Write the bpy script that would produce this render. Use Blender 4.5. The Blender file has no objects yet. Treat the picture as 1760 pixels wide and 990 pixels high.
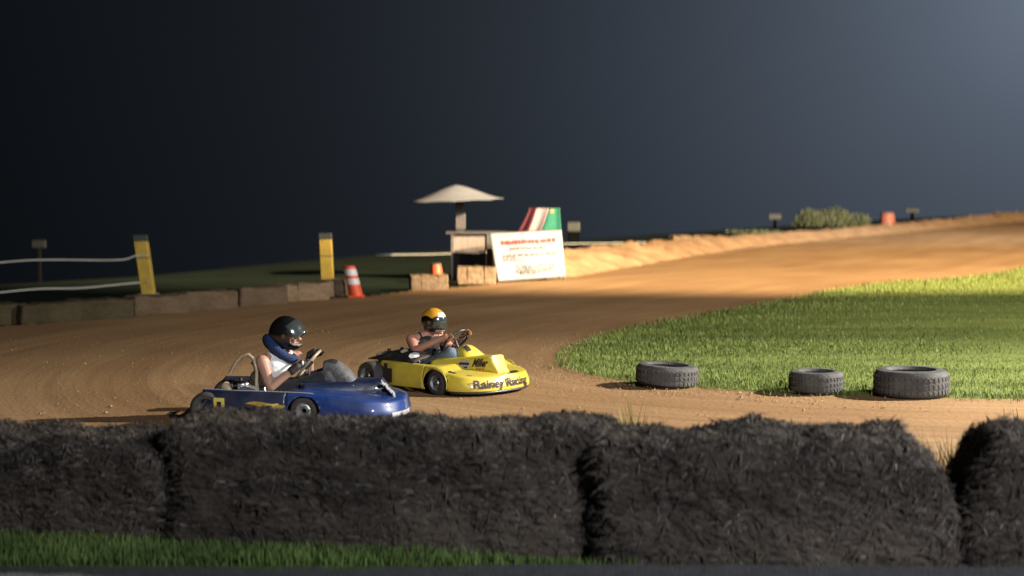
import bpy, bmesh, math, random
import numpy as np
from mathutils import Vector, Matrix, noise
random.seed(7); RNG = np.random.default_rng(11)
sc = bpy.context.scene
C = sc.collection
R = math.radians
# ------------------------------------------------------------------ camera, world, lamps, exposure
F = 2800.0; CAMH = 2.1; HORI = 321.0
PITCH = math.atan((495 - HORI) / F)
cd = bpy.data.cameras.new('camera'); cam = bpy.data.objects.new('camera', cd); C.objects.link(cam)
cam.location = (0, 0, CAMH); cam.rotation_euler = (math.pi / 2 - PITCH, 0, 0)
cd.sensor_width = 36; cd.lens = 36 * F / 1760; cd.clip_start = 0.1; cd.clip_end = 5000
cd.dof.use_dof = True; cd.dof.focus_distance = 15.3
cd.dof.aperture_fstop = (cd.lens / 1000) / 0.062; cd.dof.aperture_ratio = 2.0
sc.camera = cam
sc.view_settings.view_transform = 'Standard'; sc.view_settings.look = 'None'
sc.view_settings.gamma = 1; sc.view_settings.exposure = 0; sc.view_settings.use_curve_mapping = False
sc.render.engine = 'CYCLES'; sc.cycles.use_denoising = True
sc.cycles.max_bounces = 6; sc.cycles.volume_bounces = 0; sc.cycles.volume_max_steps = 64
sc.cycles.sample_clamp_indirect = 3
W = bpy.data.worlds.new('World'); sc.world = W; W.use_nodes = True
wn = W.node_tree.nodes; bg = wn['Background']; wl = W.node_tree.links
# night sky: near black, with the floodlights' haze glow put into its colour over the right of the track
def wnode(t, **k):
    q = wn.new(t)
    for a_, v_ in k.items(): setattr(q, a_, v_)
    return q
_gd = (Matrix.Rotation(-PITCH, 3, 'X') @ Vector(((1830 - 880) / F, 1, (495 + 30) / F))).normalized()
_tc = wnode('ShaderNodeTexCoord'); _dt = wnode('ShaderNodeVectorMath', operation='DOT_PRODUCT'); _dt.inputs[1].default_value = _gd
_ac = wnode('ShaderNodeMath', operation='ARCCOSINE'); _mu = wnode('ShaderNodeMath', operation='MULTIPLY'); _mu.inputs[1].default_value = -6.0
_ex = wnode('ShaderNodeMath', operation='EXPONENT'); _nz = wnode('ShaderNodeTexNoise'); _nz.inputs['Scale'].default_value = 3.0; _nz.inputs['Detail'].default_value = 3
_nm = wnode('ShaderNodeMapRange'); _nm.inputs['To Min'].default_value = .80; _nm.inputs['To Max'].default_value = 1.2
_m2 = wnode('ShaderNodeMath', operation='MULTIPLY'); _cs = wnode('ShaderNodeVectorMath', operation='SCALE'); _cs.inputs[0].default_value = (.152, .188, .250)
_ad = wnode('ShaderNodeVectorMath', operation='ADD'); _ad.inputs[1].default_value = (.0008, .0012, .0014)
wl.new(_tc.outputs['Generated'], _dt.inputs[0]); wl.new(_dt.outputs['Value'], _ac.inputs[0]); wl.new(_ac.outputs[0], _mu.inputs[0]); wl.new(_mu.outputs[0], _ex.inputs[0])
wl.new(_tc.outputs['Generated'], _nz.inputs[0]); wl.new(_nz.outputs[0], _nm.inputs[0]); wl.new(_ex.outputs[0], _m2.inputs[0]); wl.new(_nm.outputs[0], _m2.inputs[1])
wl.new(_m2.outputs[0], _cs.inputs['Scale']); wl.new(_cs.outputs[0], _ad.inputs[0]); wl.new(_ad.outputs[0], bg.inputs[0]); bg.inputs[1].default_value = 1.0

def spot(name, loc, target, watts, col, size=0.3, cone=90, blend=0.5):
    l = bpy.data.lights.new(name, 'SPOT'); l.energy = watts; l.color = col
    l.shadow_soft_size = size; l.spot_size = R(cone); l.spot_blend = blend
    o = bpy.data.objects.new(name, l); C.objects.link(o); o.location = loc
    o.rotation_euler = (Vector(target) - Vector(loc)).to_track_quat('-Z', 'Y').to_euler()
    return o
# floodlights on poles standing right of the frame, plus two added fill lamps, one behind the camera
spot('flood_or_fill_lamp', (18, 17.0, 9), (6.8, 13.6, 0), 52000, (1.0, 0.93, 0.82), 0.2, 70, 1.0)
spot('flood_or_fill_lamp', (18, 17.0, 9.2), (4.5, 26.5, 0), 18000, (1.0, 0.91, 0.78), 0.2, 72, 1.0)  # added fill lamp, brightens the band between the two beams
_d = Vector((-.50, .866, 0)); _p = Vector((38, 6, 21))
_s = spot('flood_or_fill_lamp', _p, _p + _d * 60 - Vector((0, 0, 60 * math.tan(R(15)))), 700000, (1.0, 0.765, 0.47), 0.35, 64, 0.28)
_s.scale = (1, .53, 1)
spot('flood_or_fill_lamp', (24.0, 62.0, 13), (6, 80, 0.0), 9000, (0.72, 0.84, 1.0), 0.5, 150, 1.0)
spot('flood_or_fill_lamp', (9.0, -5.0, 8.5), (3.0, 14.5, 0), 15500, (.94, 0.97, 1.0), 0.3, 66, 1.0)  # added fill lamp, brightens the near bales and kart sides

# ------------------------------------------------------------------ helpers
def ray(px, py):
    d = Vector(((px - 880) / F, 1, -(py - 495) / F))
    return Matrix.Rotation(-PITCH, 3, 'X') @ d
def G(px, py, z=0.0):
    d = ray(px, py); t = (z - CAMH) / d.z
    return Vector((d.x * t, d.y * t, z))
def at(px, py, Y):
    d = ray(px, py); t = Y / d.y
    return Vector((d.x * t, Y, CAMH + d.z * t))
def sm(a, b, x):
    t = min(1, max(0, (x - a) / (b - a))); return t * t * (3 - 2 * t)
def lerp_tab(tab, x):
    return float(np.interp(x, [t[0] for t in tab], [t[1] for t in tab]))

def mat(name, col, rough=0.7, var=0.0, scale=8, bump=0.0, bscale=None, metal=0.0, coat=0.0, col2=None,
        stretch=(1, 1, 1), spec=0.5, alpha=1.0, trans=0.0, sub=0.0, dust=0.0):
    m = bpy.data.materials.new(name); m.use_nodes = True
    nt = m.node_tree; n = nt.nodes; L = nt.links; b = n['Principled BSDF']
    b.inputs['Base Color'].default_value = (*col, 1); b.inputs['Roughness'].default_value = rough
    b.inputs['Metallic'].default_value = metal; b.inputs['Coat Weight'].default_value = coat
    b.inputs['Coat Roughness'].default_value = 0.06
    b.inputs['Specular IOR Level'].default_value = spec; b.inputs['Alpha'].default_value = alpha
    b.inputs['Transmission Weight'].default_value = trans
    if sub: b.inputs['Subsurface Weight'].default_value = sub; b.inputs['Subsurface Scale'].default_value = 0.02
    if var or bump or col2:
        tc = n.new('ShaderNodeTexCoord'); mp = n.new('ShaderNodeMapping'); L.new(tc.outputs['Object'], mp.inputs[0])
        mp.inputs['Scale'].default_value = stretch
        nz = n.new('ShaderNodeTexNoise'); nz.inputs['Scale'].default_value = scale; nz.inputs['Detail'].default_value = 6
        nz.inputs['Roughness'].default_value = 0.65
        L.new(mp.outputs[0], nz.inputs[0])
        if var or col2:
            cr = n.new('ShaderNodeValToRGB'); cr.color_ramp.elements[0].position = 0.3; cr.color_ramp.elements[1].position = 0.7
            c2 = col2 if col2 else tuple(min(1, c * (1 + var)) for c in col)
            c1 = col if col2 else tuple(c * (1 - var) for c in col)
            cr.color_ramp.elements[0].color = (*c1, 1); cr.color_ramp.elements[1].color = (*c2, 1)
            L.new(nz.outputs[0], cr.inputs[0]); L.new(cr.outputs[0], b.inputs['Base Color'])
        if bump:
            nb = n.new('ShaderNodeTexNoise'); nb.inputs['Scale'].default_value = bscale or scale * 3
            nb.inputs['Detail'].default_value = 8; L.new(mp.outputs[0], nb.inputs[0])
            bp = n.new('ShaderNodeBump'); bp.inputs['Strength'].default_value = bump; bp.inputs['Distance'].default_value = 0.03
            L.new(nb.outputs[0], bp.inputs['Height']); L.new(bp.outputs[0], b.inputs['Normal'])
    if dust:                                     # dried mud specks and dusty film
        src = b.inputs['Base Color'].links[0].from_socket if b.inputs['Base Color'].is_linked else None
        tc = n.new('ShaderNodeTexCoord'); n1 = n.new('ShaderNodeTexNoise'); n1.inputs['Scale'].default_value = 26; n1.inputs['Detail'].default_value = 8; n1.inputs['Roughness'].default_value = .8
        n2 = n.new('ShaderNodeTexNoise'); n2.inputs['Scale'].default_value = 3.5; n2.inputs['Detail'].default_value = 4
        for q in (n1, n2): L.new(tc.outputs['Object'], q.inputs[0])
        r1 = n.new('ShaderNodeMapRange'); r1.inputs['From Min'].default_value = .56; r1.inputs['From Max'].default_value = .66; L.new(n1.outputs[0], r1.inputs[0])
        r2 = n.new('ShaderNodeMapRange'); r2.inputs['From Min'].default_value = .42; r2.inputs['From Max'].default_value = .72; L.new(n2.outputs[0], r2.inputs[0])
        mx = n.new('ShaderNodeMath'); mx.operation = 'MAXIMUM'; L.new(r1.outputs[0], mx.inputs[0]); L.new(r2.outputs[0], mx.inputs[1])
        ml = n.new('ShaderNodeMath'); ml.operation = 'MULTIPLY'; L.new(mx.outputs[0], ml.inputs[0]); ml.inputs[1].default_value = dust
        mc = n.new('ShaderNodeMixRGB'); L.new(ml.outputs[0], mc.inputs[0]); mc.inputs[2].default_value = (.26, .175, .10, 1)
        if src: L.new(src, mc.inputs[1])
        else: mc.inputs[1].default_value = (*col, 1)
        L.new(mc.outputs[0], b.inputs['Base Color'])
        rr_ = n.new('ShaderNodeMapRange'); rr_.inputs['To Min'].default_value = rough; rr_.inputs['To Max'].default_value = .8; L.new(mx.outputs[0], rr_.inputs[0]); L.new(rr_.outputs[0], b.inputs['Roughness'])
    return m

class MB:
    def __init__(s): s.v = []; s.f = []
    def add(s, vs, fs):
        k = len(s.v); s.v += [tuple(v) for v in vs]; s.f += [tuple(i + k for i in f) for f in fs]; return s
    def box(s, c, d, rot=None, taper=1.0):
        vs = []
        for z in (-1, 1):
            t = taper if z > 0 else 1
            for x, y in ((-1, -1), (1, -1), (1, 1), (-1, 1)):
                p = Vector((x * d[0] / 2 * t, y * d[1] / 2 * t, z * d[2] / 2))
                if rot is not None: p = rot @ p
                vs.append(Vector(c) + p)
        return s.add(vs, [(0, 3, 2, 1), (4, 5, 6, 7), (0, 1, 5, 4), (1, 2, 6, 5), (2, 3, 7, 6), (3, 0, 4, 7)])
    def tube(s, pts, r, n=10, cap=True):
        pts = [Vector(p) for p in pts]; rs = r if isinstance(r, (list, tuple)) else [r] * len(pts)
        vs = []; up = None
        for i, p in enumerate(pts):
            t = (pts[min(i + 1, len(pts) - 1)] - pts[max(i - 1, 0)]).normalized()
            if up is None: up = Vector((0, 0, 1)) if abs(t.z) < .9 else Vector((1, 0, 0))
            a = (up - t * up.dot(t)).normalized(); b = t.cross(a); up = a
            for k in range(n):
                th = 2 * math.pi * k / n; vs.append(p + (a * math.cos(th) + b * math.sin(th)) * rs[i])
        fs = [(i * n + k, i * n + (k + 1) % n, (i + 1) * n + (k + 1) % n, (i + 1) * n + k) for i in range(len(pts) - 1) for k in range(n)]
        if cap: fs += [tuple(reversed(range(n))), tuple((len(pts) - 1) * n + k for k in range(n))]
        return s.add(vs, fs)
    def ring(s, c, axis, Rr, r, n=28, m=8):
        q = Vector(axis).to_track_quat('Z', 'Y'); vs = []; fs = []
        for i in range(n):
            a = 2 * math.pi * i / n
            for j in range(m):
                b = 2 * math.pi * j / m
                vs.append(Vector(c) + q @ Vector(((Rr + r * math.cos(b)) * math.cos(a), (Rr + r * math.cos(b)) * math.sin(a), r * math.sin(b))))
        for i in range(n):
            for j in range(m):
                fs.append((i * m + j, ((i + 1) % n) * m + j, ((i + 1) % n) * m + (j + 1) % m, i * m + (j + 1) % m))
        return s.add(vs, fs)
    def lathe(s, prof, c=(0, 0, 0), axis=(0, 0, 1), n=32, close=False):
        q = Vector(axis).to_track_quat('Z', 'Y'); m = len(prof); vs = []
        for i in range(n):
            a = 2 * math.pi * i / n
            for (r, z) in prof: vs.append(Vector(c) + q @ Vector((r * math.cos(a), r * math.sin(a), z)))
        fs = []
        for i in range(n):
            for j in range(m if close else m - 1):
                fs.append((i * m + j, ((i + 1) % n) * m + j, ((i + 1) % n) * m + (j + 1) % m, i * m + (j + 1) % m))
        return s.add(vs, fs)
    def ell(s, c, r, n=16, rot=None):
        vs = []; fs = []; m = n // 2 + 1
        for i in range(m):
            th = math.pi * i / (m - 1)
            for k in range(n):
                a = 2 * math.pi * k / n
                p = Vector((r[0] * math.sin(th) * math.cos(a), r[1] * math.sin(th) * math.sin(a), r[2] * math.cos(th)))
                if rot is not None: p = rot @ p
                vs.append(Vector(c) + p)
        for i in range(m - 1):
            for k in range(n): fs.append((i * n + k, (i + 1) * n + k, (i + 1) * n + (k + 1) % n, i * n + (k + 1) % n))
        return s.add(vs, fs)
    def caps(s, a, b, ra, rb, n=12):                # tapered limb segment with round ends
        s.ell(a, (ra, ra, ra), n); s.ell(b, (rb, rb, rb), n); return s.tube([a, b], [ra, rb], n)
    def grid(s, P, closed_u=False):                 # P[i][j]
        nu = len(P); nv = len(P[0]); vs = [p for row in P for p in row]; fs = []
        for i in range(nu if closed_u else nu - 1):
            for j in range(nv - 1):
                fs.append((i * nv + j, ((i + 1) % nu) * nv + j, ((i + 1) % nu) * nv + j + 1, i * nv + j + 1))
        return s.add(vs, fs)
    def build(s, name, m, parent=None, smooth=True, mods=None, loc=None, angle=40):
        me = bpy.data.meshes.new(name)
        me.from_pydata(s.v, [], s.f); me.update()
        bm = bmesh.new(); bm.from_mesh(me)
        bmesh.ops.remove_doubles(bm, verts=bm.verts, dist=1e-5)
        bmesh.ops.recalc_face_normals(bm, faces=bm.faces)
        bm.to_mesh(me); bm.free()
        o = bpy.data.objects.new(name, me); C.objects.link(o)
        for mm in (m if isinstance(m, list) else [m]): me.materials.append(mm)
        if smooth:
            me.shade_smooth()
            try: me.set_sharp_from_angle(angle=R(angle))
            except Exception: pass
        if mods: bake(o, mods)
        if parent is not None: o.parent = parent
        if loc is not None: o.location = loc
        return o

def bake(o, mods):
    for kind, kw in mods:
        md = o.modifiers.new(kind, kind)
        for k, v in kw.items(): setattr(md, k, v)
    dg = bpy.context.evaluated_depsgraph_get(); dg.update()
    me = bpy.data.meshes.new_from_object(o.evaluated_get(dg)); old = o.data
    mats = [m for m in old.materials]
    o.modifiers.clear(); o.data = me
    me.materials.clear()
    for m in mats: me.materials.append(m)
    me.shade_smooth()
def remesh(v, sm_it=4): return [('REMESH', dict(mode='VOXEL', voxel_size=v)), ('SMOOTH', dict(factor=0.6, iterations=sm_it))]

def tag(o, label=None, cat=None, group=None, kind=None):
    if label: o['label'] = label
    if cat: o['category'] = cat
    if group: o['group'] = group
    if kind: o['kind'] = kind
    return o
def thing(name, label, cat, loc=(0, 0, 0), rz=0, group=None):
    o = bpy.data.objects.new(name, None); C.objects.link(o); o.location = loc; o.rotation_euler = (0, 0, rz)
    return tag(o, label, cat, group)
def copy_tree(o, parent=None):
    c = o.copy(); C.objects.link(c); c.parent = parent
    for ch in list(o.children): copy_tree(ch, c)
    return c
def link_mesh(name, me, m):
    o = bpy.data.objects.new(name, me); C.objects.link(o); me.materials.append(m); return o

# ------------------------------------------------------------------ track layout (world metres)
OUT = [(-30, 17.5), (-14, 21.2), (-7.7, 24.6), (-6.1, 27.2), (-4.8, 29.25), (-3.0, 30.9), (-2.1, 32.5), (-.38, 35.2), (1.2, 37.9), (3.6, 44.5),
       (7.1, 53.9), (11.7, 63.2), (15.7, 70.8), (22.8, 84), (31.3, 99.7), (44, 120), (60, 145)]
INN = [(60, 130), (30, 78), (13.3, 42.3), (7.8, 35.2), (4.3, 28.8), (2.2, 25.1), (.94, 21.9), (.55, 20.2), (.62, 18.7), (1.1, 17.6), (2.5, 16.6), (3.6, 16.15),
       (5, 15.85), (9, 15.3), (30, 14)]
def catmull(P, n=8):
    P = [np.array(p, float) for p in P]; out = []
    Q = [2 * P[0] - P[1]] + P + [2 * P[-1] - P[-2]]
    for i in range(1, len(Q) - 2):
        for k in range(n):
            t = k / n; a, b, c, d = Q[i - 1:i + 3]
            out.append(.5 * (2 * b + (c - a) * t + (2 * a - 5 * b + 4 * c - d) * t * t + (3 * b - a - 3 * c + d) * t ** 3))
    out.append(P[-1]); return np.array(out)
OUTC = catmull(OUT); INNC = catmull(INN)
def nz(x, y, s=1.0, o=0.0): return noise.noise(Vector((x * s + o, y * s - o, o * 1.7)))
def ragged(c, amp, f):
    o = c.copy()
    for i in range(len(o)):
        t = o[min(i + 1, len(o) - 1)] - o[max(i - 1, 0)]; t = t / (np.linalg.norm(t) + 1e-9)
        o[i] += np.array((-t[1], t[0])) * amp * (nz(o[i][0], o[i][1], f, 3) + .5 * nz(o[i][0], o[i][1], f * 3, 9))
    return o
def densify(c, d=0.25):
    out = []
    for a, b in zip(c[:-1], c[1:]):
        n = max(1, int(np.linalg.norm(b - a) / d))
        for k in range(n): out.append(a + (b - a) * k / n)
    out.append(c[-1]); return np.array(out)
def poly_dist(px, py, c):
    best = np.full(px.shape, 1e9); al = np.zeros(px.shape); s = 0
    for a, b in zip(c[:-1], c[1:]):
        ab = b - a; L2 = ab @ ab
        t = np.clip(((px - a[0]) * ab[0] + (py - a[1]) * ab[1]) / L2, 0, 1)
        d = np.hypot(px - a[0] - t * ab[0], py - a[1] - t * ab[1])
        m = d < best; best[m] = d[m]; al[m] = (s + t * math.sqrt(L2))[m]; s += math.sqrt(L2)
    return best, al
def inside(px, py, poly):
    r = np.zeros(px.shape, bool); n = len(poly)
    for i in range(n):
        x1, y1 = poly[i]; x2, y2 = poly[(i + 1) % n]
        if y1 == y2: continue
        c = ((y1 > py) != (y2 > py)) & (px < (x2 - x1) * (py - y1) / (y2 - y1) + x1)
        r ^= c
    return r

# ------------------------------------------------------------------ setting materials
def dirt_mat():
    m = bpy.data.materials.new('packed_dirt'); m.use_nodes = True; nt = m.node_tree; n = nt.nodes; L = nt.links; b = n['Principled BSDF']
    b.inputs['Roughness'].default_value = 0.85; b.inputs['Specular IOR Level'].default_value = 0.25
    at_ = n.new('ShaderNodeAttribute'); at_.attribute_name = 'lane'
    def noi(vec, scale, st=(1, 1, 1), detail=5):
        mp = n.new('ShaderNodeMapping'); mp.inputs['Scale'].default_value = st; L.new(vec, mp.inputs[0])
        q = n.new('ShaderNodeTexNoise'); q.inputs['Scale'].default_value = scale; q.inputs['Detail'].default_value = detail
        L.new(mp.outputs[0], q.inputs[0]); return q.outputs[0]
    tc = n.new('ShaderNodeTexCoord')
    big = noi(tc.outputs['Object'], .22); streak = noi(at_.outputs['Vector'], 1.0, (.12, 1.3, 1)); fine = noi(at_.outputs['Vector'], 1.0, (.35, 5, 1), 8)
    grit = noi(tc.outputs['Object'], 22, detail=8)
    def ramp(inp, p0, c0, p1, c1):
        r = n.new('ShaderNodeValToRGB'); r.color_ramp.elements[0].position = p0; r.color_ramp.elements[1].position = p1
        r.color_ramp.elements[0].color = (*c0, 1); r.color_ramp.elements[1].color = (*c1, 1); L.new(inp, r.inputs[0]); return r.outputs[0]
    def mix(f, a, bb, t='MIX'):
        x = n.new('ShaderNodeMixRGB'); x.blend_type = t
        if isinstance(f, float): x.inputs[0].default_value = f
        else: L.new(f, x.inputs[0])
        L.new(a, x.inputs[1]); L.new(bb, x.inputs[2]); return x.outputs[0]
    base = ramp(streak, .28, (.300, .176, .082), .72, (.40, .262, .135))
    b2 = ramp(big, .35, (.80, .76, .72), .65, (1.05, 1.04, 1.0))
    c = mix(1.0, base, b2, 'MULTIPLY')
    f2 = ramp(fine, .33, (.74, .70, .66), .6, (1.0, 1, 1)); c = mix(.65, c, f2, 'MULTIPLY')
    g2 = ramp(grit, .3, (.72, .7, .68), .62, (1.02, 1, 1)); c = mix(.8, c, g2, 'MULTIPLY')
    L.new(c, b.inputs['Base Color'])
    ad = n.new('ShaderNodeMath'); ad.operation = 'ADD'; L.new(fine, ad.inputs[0]); L.new(grit, ad.inputs[1])
    bp = n.new('ShaderNodeBump'); bp.inputs['Strength'].default_value = .28; bp.inputs['Distance'].default_value = .04
    L.new(ad.outputs[0], bp.inputs['Height']); L.new(bp.outputs[0], b.inputs['Normal'])
    return m
M = dict(
    dirt=dirt_mat(),
    dirt2=mat('loose_earth', (.24, .14, .075), .95, col2=(.46, .30, .17), scale=1.4, bump=1.0, bscale=7, spec=.2),
    grass=mat('infield_turf', (.085, .115, .022), .9, col2=(.20, .235, .062), scale=1.1, bump=1.0, bscale=26, stretch=(.35, 1, 1), spec=.2),
    blade=mat('grass_blade', (.075, .115, .025), .6, col2=(.22, .27, .062), scale=1.1, stretch=(.4, 1, 1), spec=.3),
    verge=mat('verge_turf', (.040, .070, .018), .9, col2=(.10, .15, .04), scale=1.3, bump=1.0, bscale=26, spec=.2),
    verge_blade=mat('verge_blade', (.040, .075, .018), .6, col2=(.12, .18, .045), scale=1.4, spec=.3),
    blade_dry=mat('weed_blade', (.14, .15, .05), .6, col2=(.30, .25, .12), scale=3, spec=.3),
    ground=mat('outer_turf', (.005, .010, .006), .95, col2=(.012, .020, .012), scale=.6, bump=.8, bscale=14, spec=.1),
    gravel=mat('grey_path', (.05, .05, .055), .9, col2=(.10, .10, .11), scale=14, bump=.7, bscale=60, spec=.3),
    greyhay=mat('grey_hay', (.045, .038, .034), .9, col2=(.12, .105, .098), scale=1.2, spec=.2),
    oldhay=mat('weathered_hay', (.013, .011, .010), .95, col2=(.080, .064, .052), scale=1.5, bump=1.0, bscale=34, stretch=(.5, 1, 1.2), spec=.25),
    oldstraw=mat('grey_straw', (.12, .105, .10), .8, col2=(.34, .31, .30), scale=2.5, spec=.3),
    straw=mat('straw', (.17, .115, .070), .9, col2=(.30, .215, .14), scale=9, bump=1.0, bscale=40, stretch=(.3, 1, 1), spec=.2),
    straw_d=mat('shaded_straw', (.085, .060, .038), .9, col2=(.16, .11, .07), scale=6, bump=1.0, bscale=40, stretch=(.3, 1, 1), spec=.2),  # darker copy of the straw, light falloff put into the colour
    straw_g=mat('weathered_shaded_straw', (.040, .034, .018), .9, col2=(.085, .068, .038), scale=5, bump=1.0, bscale=40, stretch=(.3, 1, 1), spec=.2),  # darkest copy for weathered bales, fading light put into the colour
    tyre=mat('tyre_rubber', (.022, .022, .023), .75, col2=(.06, .055, .052), scale=16, bump=.3, bscale=60),
    dusty=mat('dusty_rubber', (.030, .030, .031), .8, col2=(.10, .095, .09), scale=6, bump=.4, bscale=50),
    black=mat('black_plastic', (.014, .014, .016), .45, var=.3, scale=9, bump=.05, dust=.15),
    steel=mat('steel_tube', (.35, .35, .36), .35, var=.2, scale=12, metal=1.0),
    chrome=mat('bright_metal', (.7, .68, .64), .22, var=.2, scale=20, metal=1.0),
    alu=mat('cast_aluminium', (.42, .42, .43), .45, var=.3, scale=25, metal=.9, bump=.2),
    rust=mat('tan_tube', (.36, .27, .18), .5, var=.3, scale=20, coat=.2),
    yellow=mat('yellow_bodywork', (.62, .49, .05), .32, var=.10, scale=4, bump=.04, bscale=6, coat=.5, dust=.38),
    blue=mat('blue_bodywork', (.008, .036, .165), .32, var=.25, scale=4, bump=.05, bscale=6, coat=.7, dust=.04),
    dblue=mat('dark_blue_panel', (.006, .013, .046), .4, var=.3, scale=5, bump=.05, coat=.4, dust=.05),  # side panels take this darker blue in place of shade
    ink=mat('black_lettering', (.03, .012, .022), .5, var=.2), white=mat('white_vinyl', (.72, .72, .72), .5, var=.06, scale=12),
    silver=mat('silver_decal', (.55, .56, .58), .35, var=.2, scale=20, metal=.5), red=mat('red_decal', (.35, .02, .04), .5, var=.15),
    plateyellow=mat('number_plate_yellow', (.62, .55, .12), .55, var=.1, scale=15), flame=mat('flame_decal', (.52, .36, .08), .5, col2=(.28, .16, .03), scale=18),
    skin=mat('skin', (.40, .22, .155), .5, var=.12, scale=9, sub=.1), skin2=mat('skin_ruddy', (.46, .22, .155), .5, var=.12, scale=9, sub=.1),
    helmet_black=mat('black_helmet_shell', (.008, .008, .009), .22, var=.3, scale=4, coat=1.0),
    visor=mat('smoked_visor', (.09, .11, .11), .16, var=.3, scale=5, metal=.65, coat=1.0),
    padding=mat('helmet_lining', (.30, .25, .20), .9, var=.2, scale=20), brace=mat('blue_neck_collar', (.007, .022, .085), .85, var=.3, scale=14, bump=.5, bscale=60),
    tank=mat('white_cotton', (.70, .70, .70), .85, var=.06, scale=10, bump=.4, bscale=22), jeans=mat('grey_denim', (.028, .028, .033), .9, var=.3, scale=14, bump=.5, bscale=50),
    jeans2=mat('blue_denim', (.15, .20, .26), .9, var=.3, scale=14, bump=.5, bscale=50), vest=mat('black_cotton', (.016, .016, .018), .85, var=.3, scale=10, bump=.4),
    glove=mat('dark_glove', (.025, .022, .022), .7, var=.3, scale=20), tan_glove=mat('tan_glove', (.50, .36, .22), .7, var=.15, scale=20),
    gold=mat('gold_helmet_paint', (.72, .34, .03), .25, var=.15, scale=12, coat=.9), helmet_white=mat('white_helmet_paint', (.74, .68, .64), .25, var=.08, scale=12, coat=.9),
    pink_paint=mat('bronze_helmet_paint', (.55, .38, .28), .35, var=.3, scale=12, coat=.7),
    postyellow=mat('yellow_post_paint', (.50, .34, .05), .6, var=.2, scale=5, bump=.2, bscale=20), postgrey=mat('grey_cap', (.055, .06, .058), .7, var=.2, scale=10),
    cone=mat('cone_orange', (.78, .10, .035), .5, var=.12, scale=9), cone_white=mat('cone_reflective_band', (.74, .73, .74), .4, var=.08, scale=12),
    fabric=mat('pale_canvas', (.19, .197, .222), .85, var=.10, scale=3, bump=.2, bscale=30), pole=mat('grey_painted_wood', (.045, .042, .044), .8, var=.25, scale=7, bump=.3),
    pole2=mat('pale_painted_wood', (.10, .09, .09), .8, var=.2, scale=7, bump=.3), board=mat('beige_board', (.24, .20, .18), .8, var=.18, scale=4, stretch=(3, 3, .6), bump=.2),
    unlit_post=mat('unlit_wood', (.003, .0035, .004), .95, var=.3, scale=6, spec=.05), drum=mat('faded_orange_plastic', (.34, .115, .085), .6, var=.15, scale=5),  # fence post wood coloured near black so it looks unlit
    darkboard=mat('charcoal_board', (.012, .013, .015), .9, var=.3, scale=4, bump=.2, spec=.1), banner=mat('white_banner_vinyl', (.30, .31, .33), .6, var=.05, scale=2.5, bump=.1, bscale=4),
    banner_red=mat('banner_red', (.26, .012, .02), .6, var=.15, scale=5), banner_ink=mat('banner_grey_ink', (.02, .016, .018), .7, var=.3, scale=5),
    fred=mat('flag_red_cloth', (.070, .006, .014), .85, var=.2, scale=8, bump=.3), fwhite=mat('flag_white_cloth', (.26, .22, .235), .85, var=.1, scale=8, bump=.3),
    fgreen=mat('flag_green_cloth', (.010, .13, .085), .85, var=.2, scale=8, bump=.3), fgold=mat('flag_emblem', (.20, .17, .07), .85, var=.2),
    rope=mat('white_rope', (.62, .62, .58), .8, var=.1, scale=30), leaf=mat('bush_leaf', (.12, .15, .085), .9, col2=(.22, .25, .15), scale=2.2, spec=.3),  # leaf colour lightened to imitate haze
    bark=mat('bark', (.07, .05, .035), .9, var=.3, scale=20),
)

# ------------------------------------------------------------------ ground sheets
def grid_sheet(name, m, xs, ys, keep=None, zf=None, kind='structure', lane=False):
    X, Y = np.meshgrid(xs, ys); nx, ny = len(xs), len(ys)
    Z = zf(X, Y) if zf else np.zeros(X.shape)
    V = np.stack([X, Y, Z], -1).reshape(-1, 3)
    i = np.arange(nx - 1); j = np.arange(ny - 1); I, J = np.meshgrid(i, j); a = (J * nx + I).ravel()
    Fc = np.stack([a, a + 1, a + nx + 1, a + nx], -1)
    if keep is not None:
        cx = V[Fc][:, :, 0].mean(1); cy = V[Fc][:, :, 1].mean(1); Fc = Fc[keep(cx, cy)]
    used = np.unique(Fc); mp = np.full(len(V), -1); mp[used] = np.arange(len(used)); V = V[used]; Fc = mp[Fc]
    me = bpy.data.meshes.new(name); me.from_pydata(V.tolist(), [], Fc.tolist()); me.update(); me.shade_smooth()
    if lane:
        d, al = poly_dist(V[:, 0], V[:, 1], INNC)
        a_ = me.attributes.new('lane', 'FLOAT_VECTOR', 'POINT')
        a_.data.foreach_set('vector', np.stack([al, d, np.zeros(len(V))], -1).astype(np.float32).ravel())
    return tag(link_mesh(name, me, m), kind=kind)
def ground_drop(X, Y):                              # made-up slope: ground falls away past the track to keep the horizon dark
    d, _ = poly_dist(X.ravel(), Y.ravel(), OUTC); o = ~inside(X.ravel(), Y.ravel(), np.vstack([OUTC, [(300, 145), (300, -300), (-300, -300), (-300, 10)]]))
    e = np.where(o, np.maximum(0, d - 8), 0).reshape(X.shape); return -.035 - .14 * e ** 2 / (e + 6)
grid_sheet('ground', M['ground'], np.linspace(-300, 300, 241), np.linspace(-60, 420, 193), zf=ground_drop)
outp = np.vstack([ragged(densify(OUTC), .25, .5), [(80, 145), (80, 5), (-30, 5)]])
ysn = np.concatenate([np.arange(9.3, 40, .16), np.arange(40, 145, .6)]); xsn = np.concatenate([np.arange(-26, -8, .5), np.arange(-8, 9, .16), np.arange(9, 60, .6)])
def undul(X, Y): return .010 * np.sin(X * .9 + Y * .4) * np.sin(Y * .7 - X * .2) + .0
grid_sheet('dirt_track', M['dirt'], xsn, ysn, keep=lambda x, y: inside(x, y, outp), zf=undul, lane=True)
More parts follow.
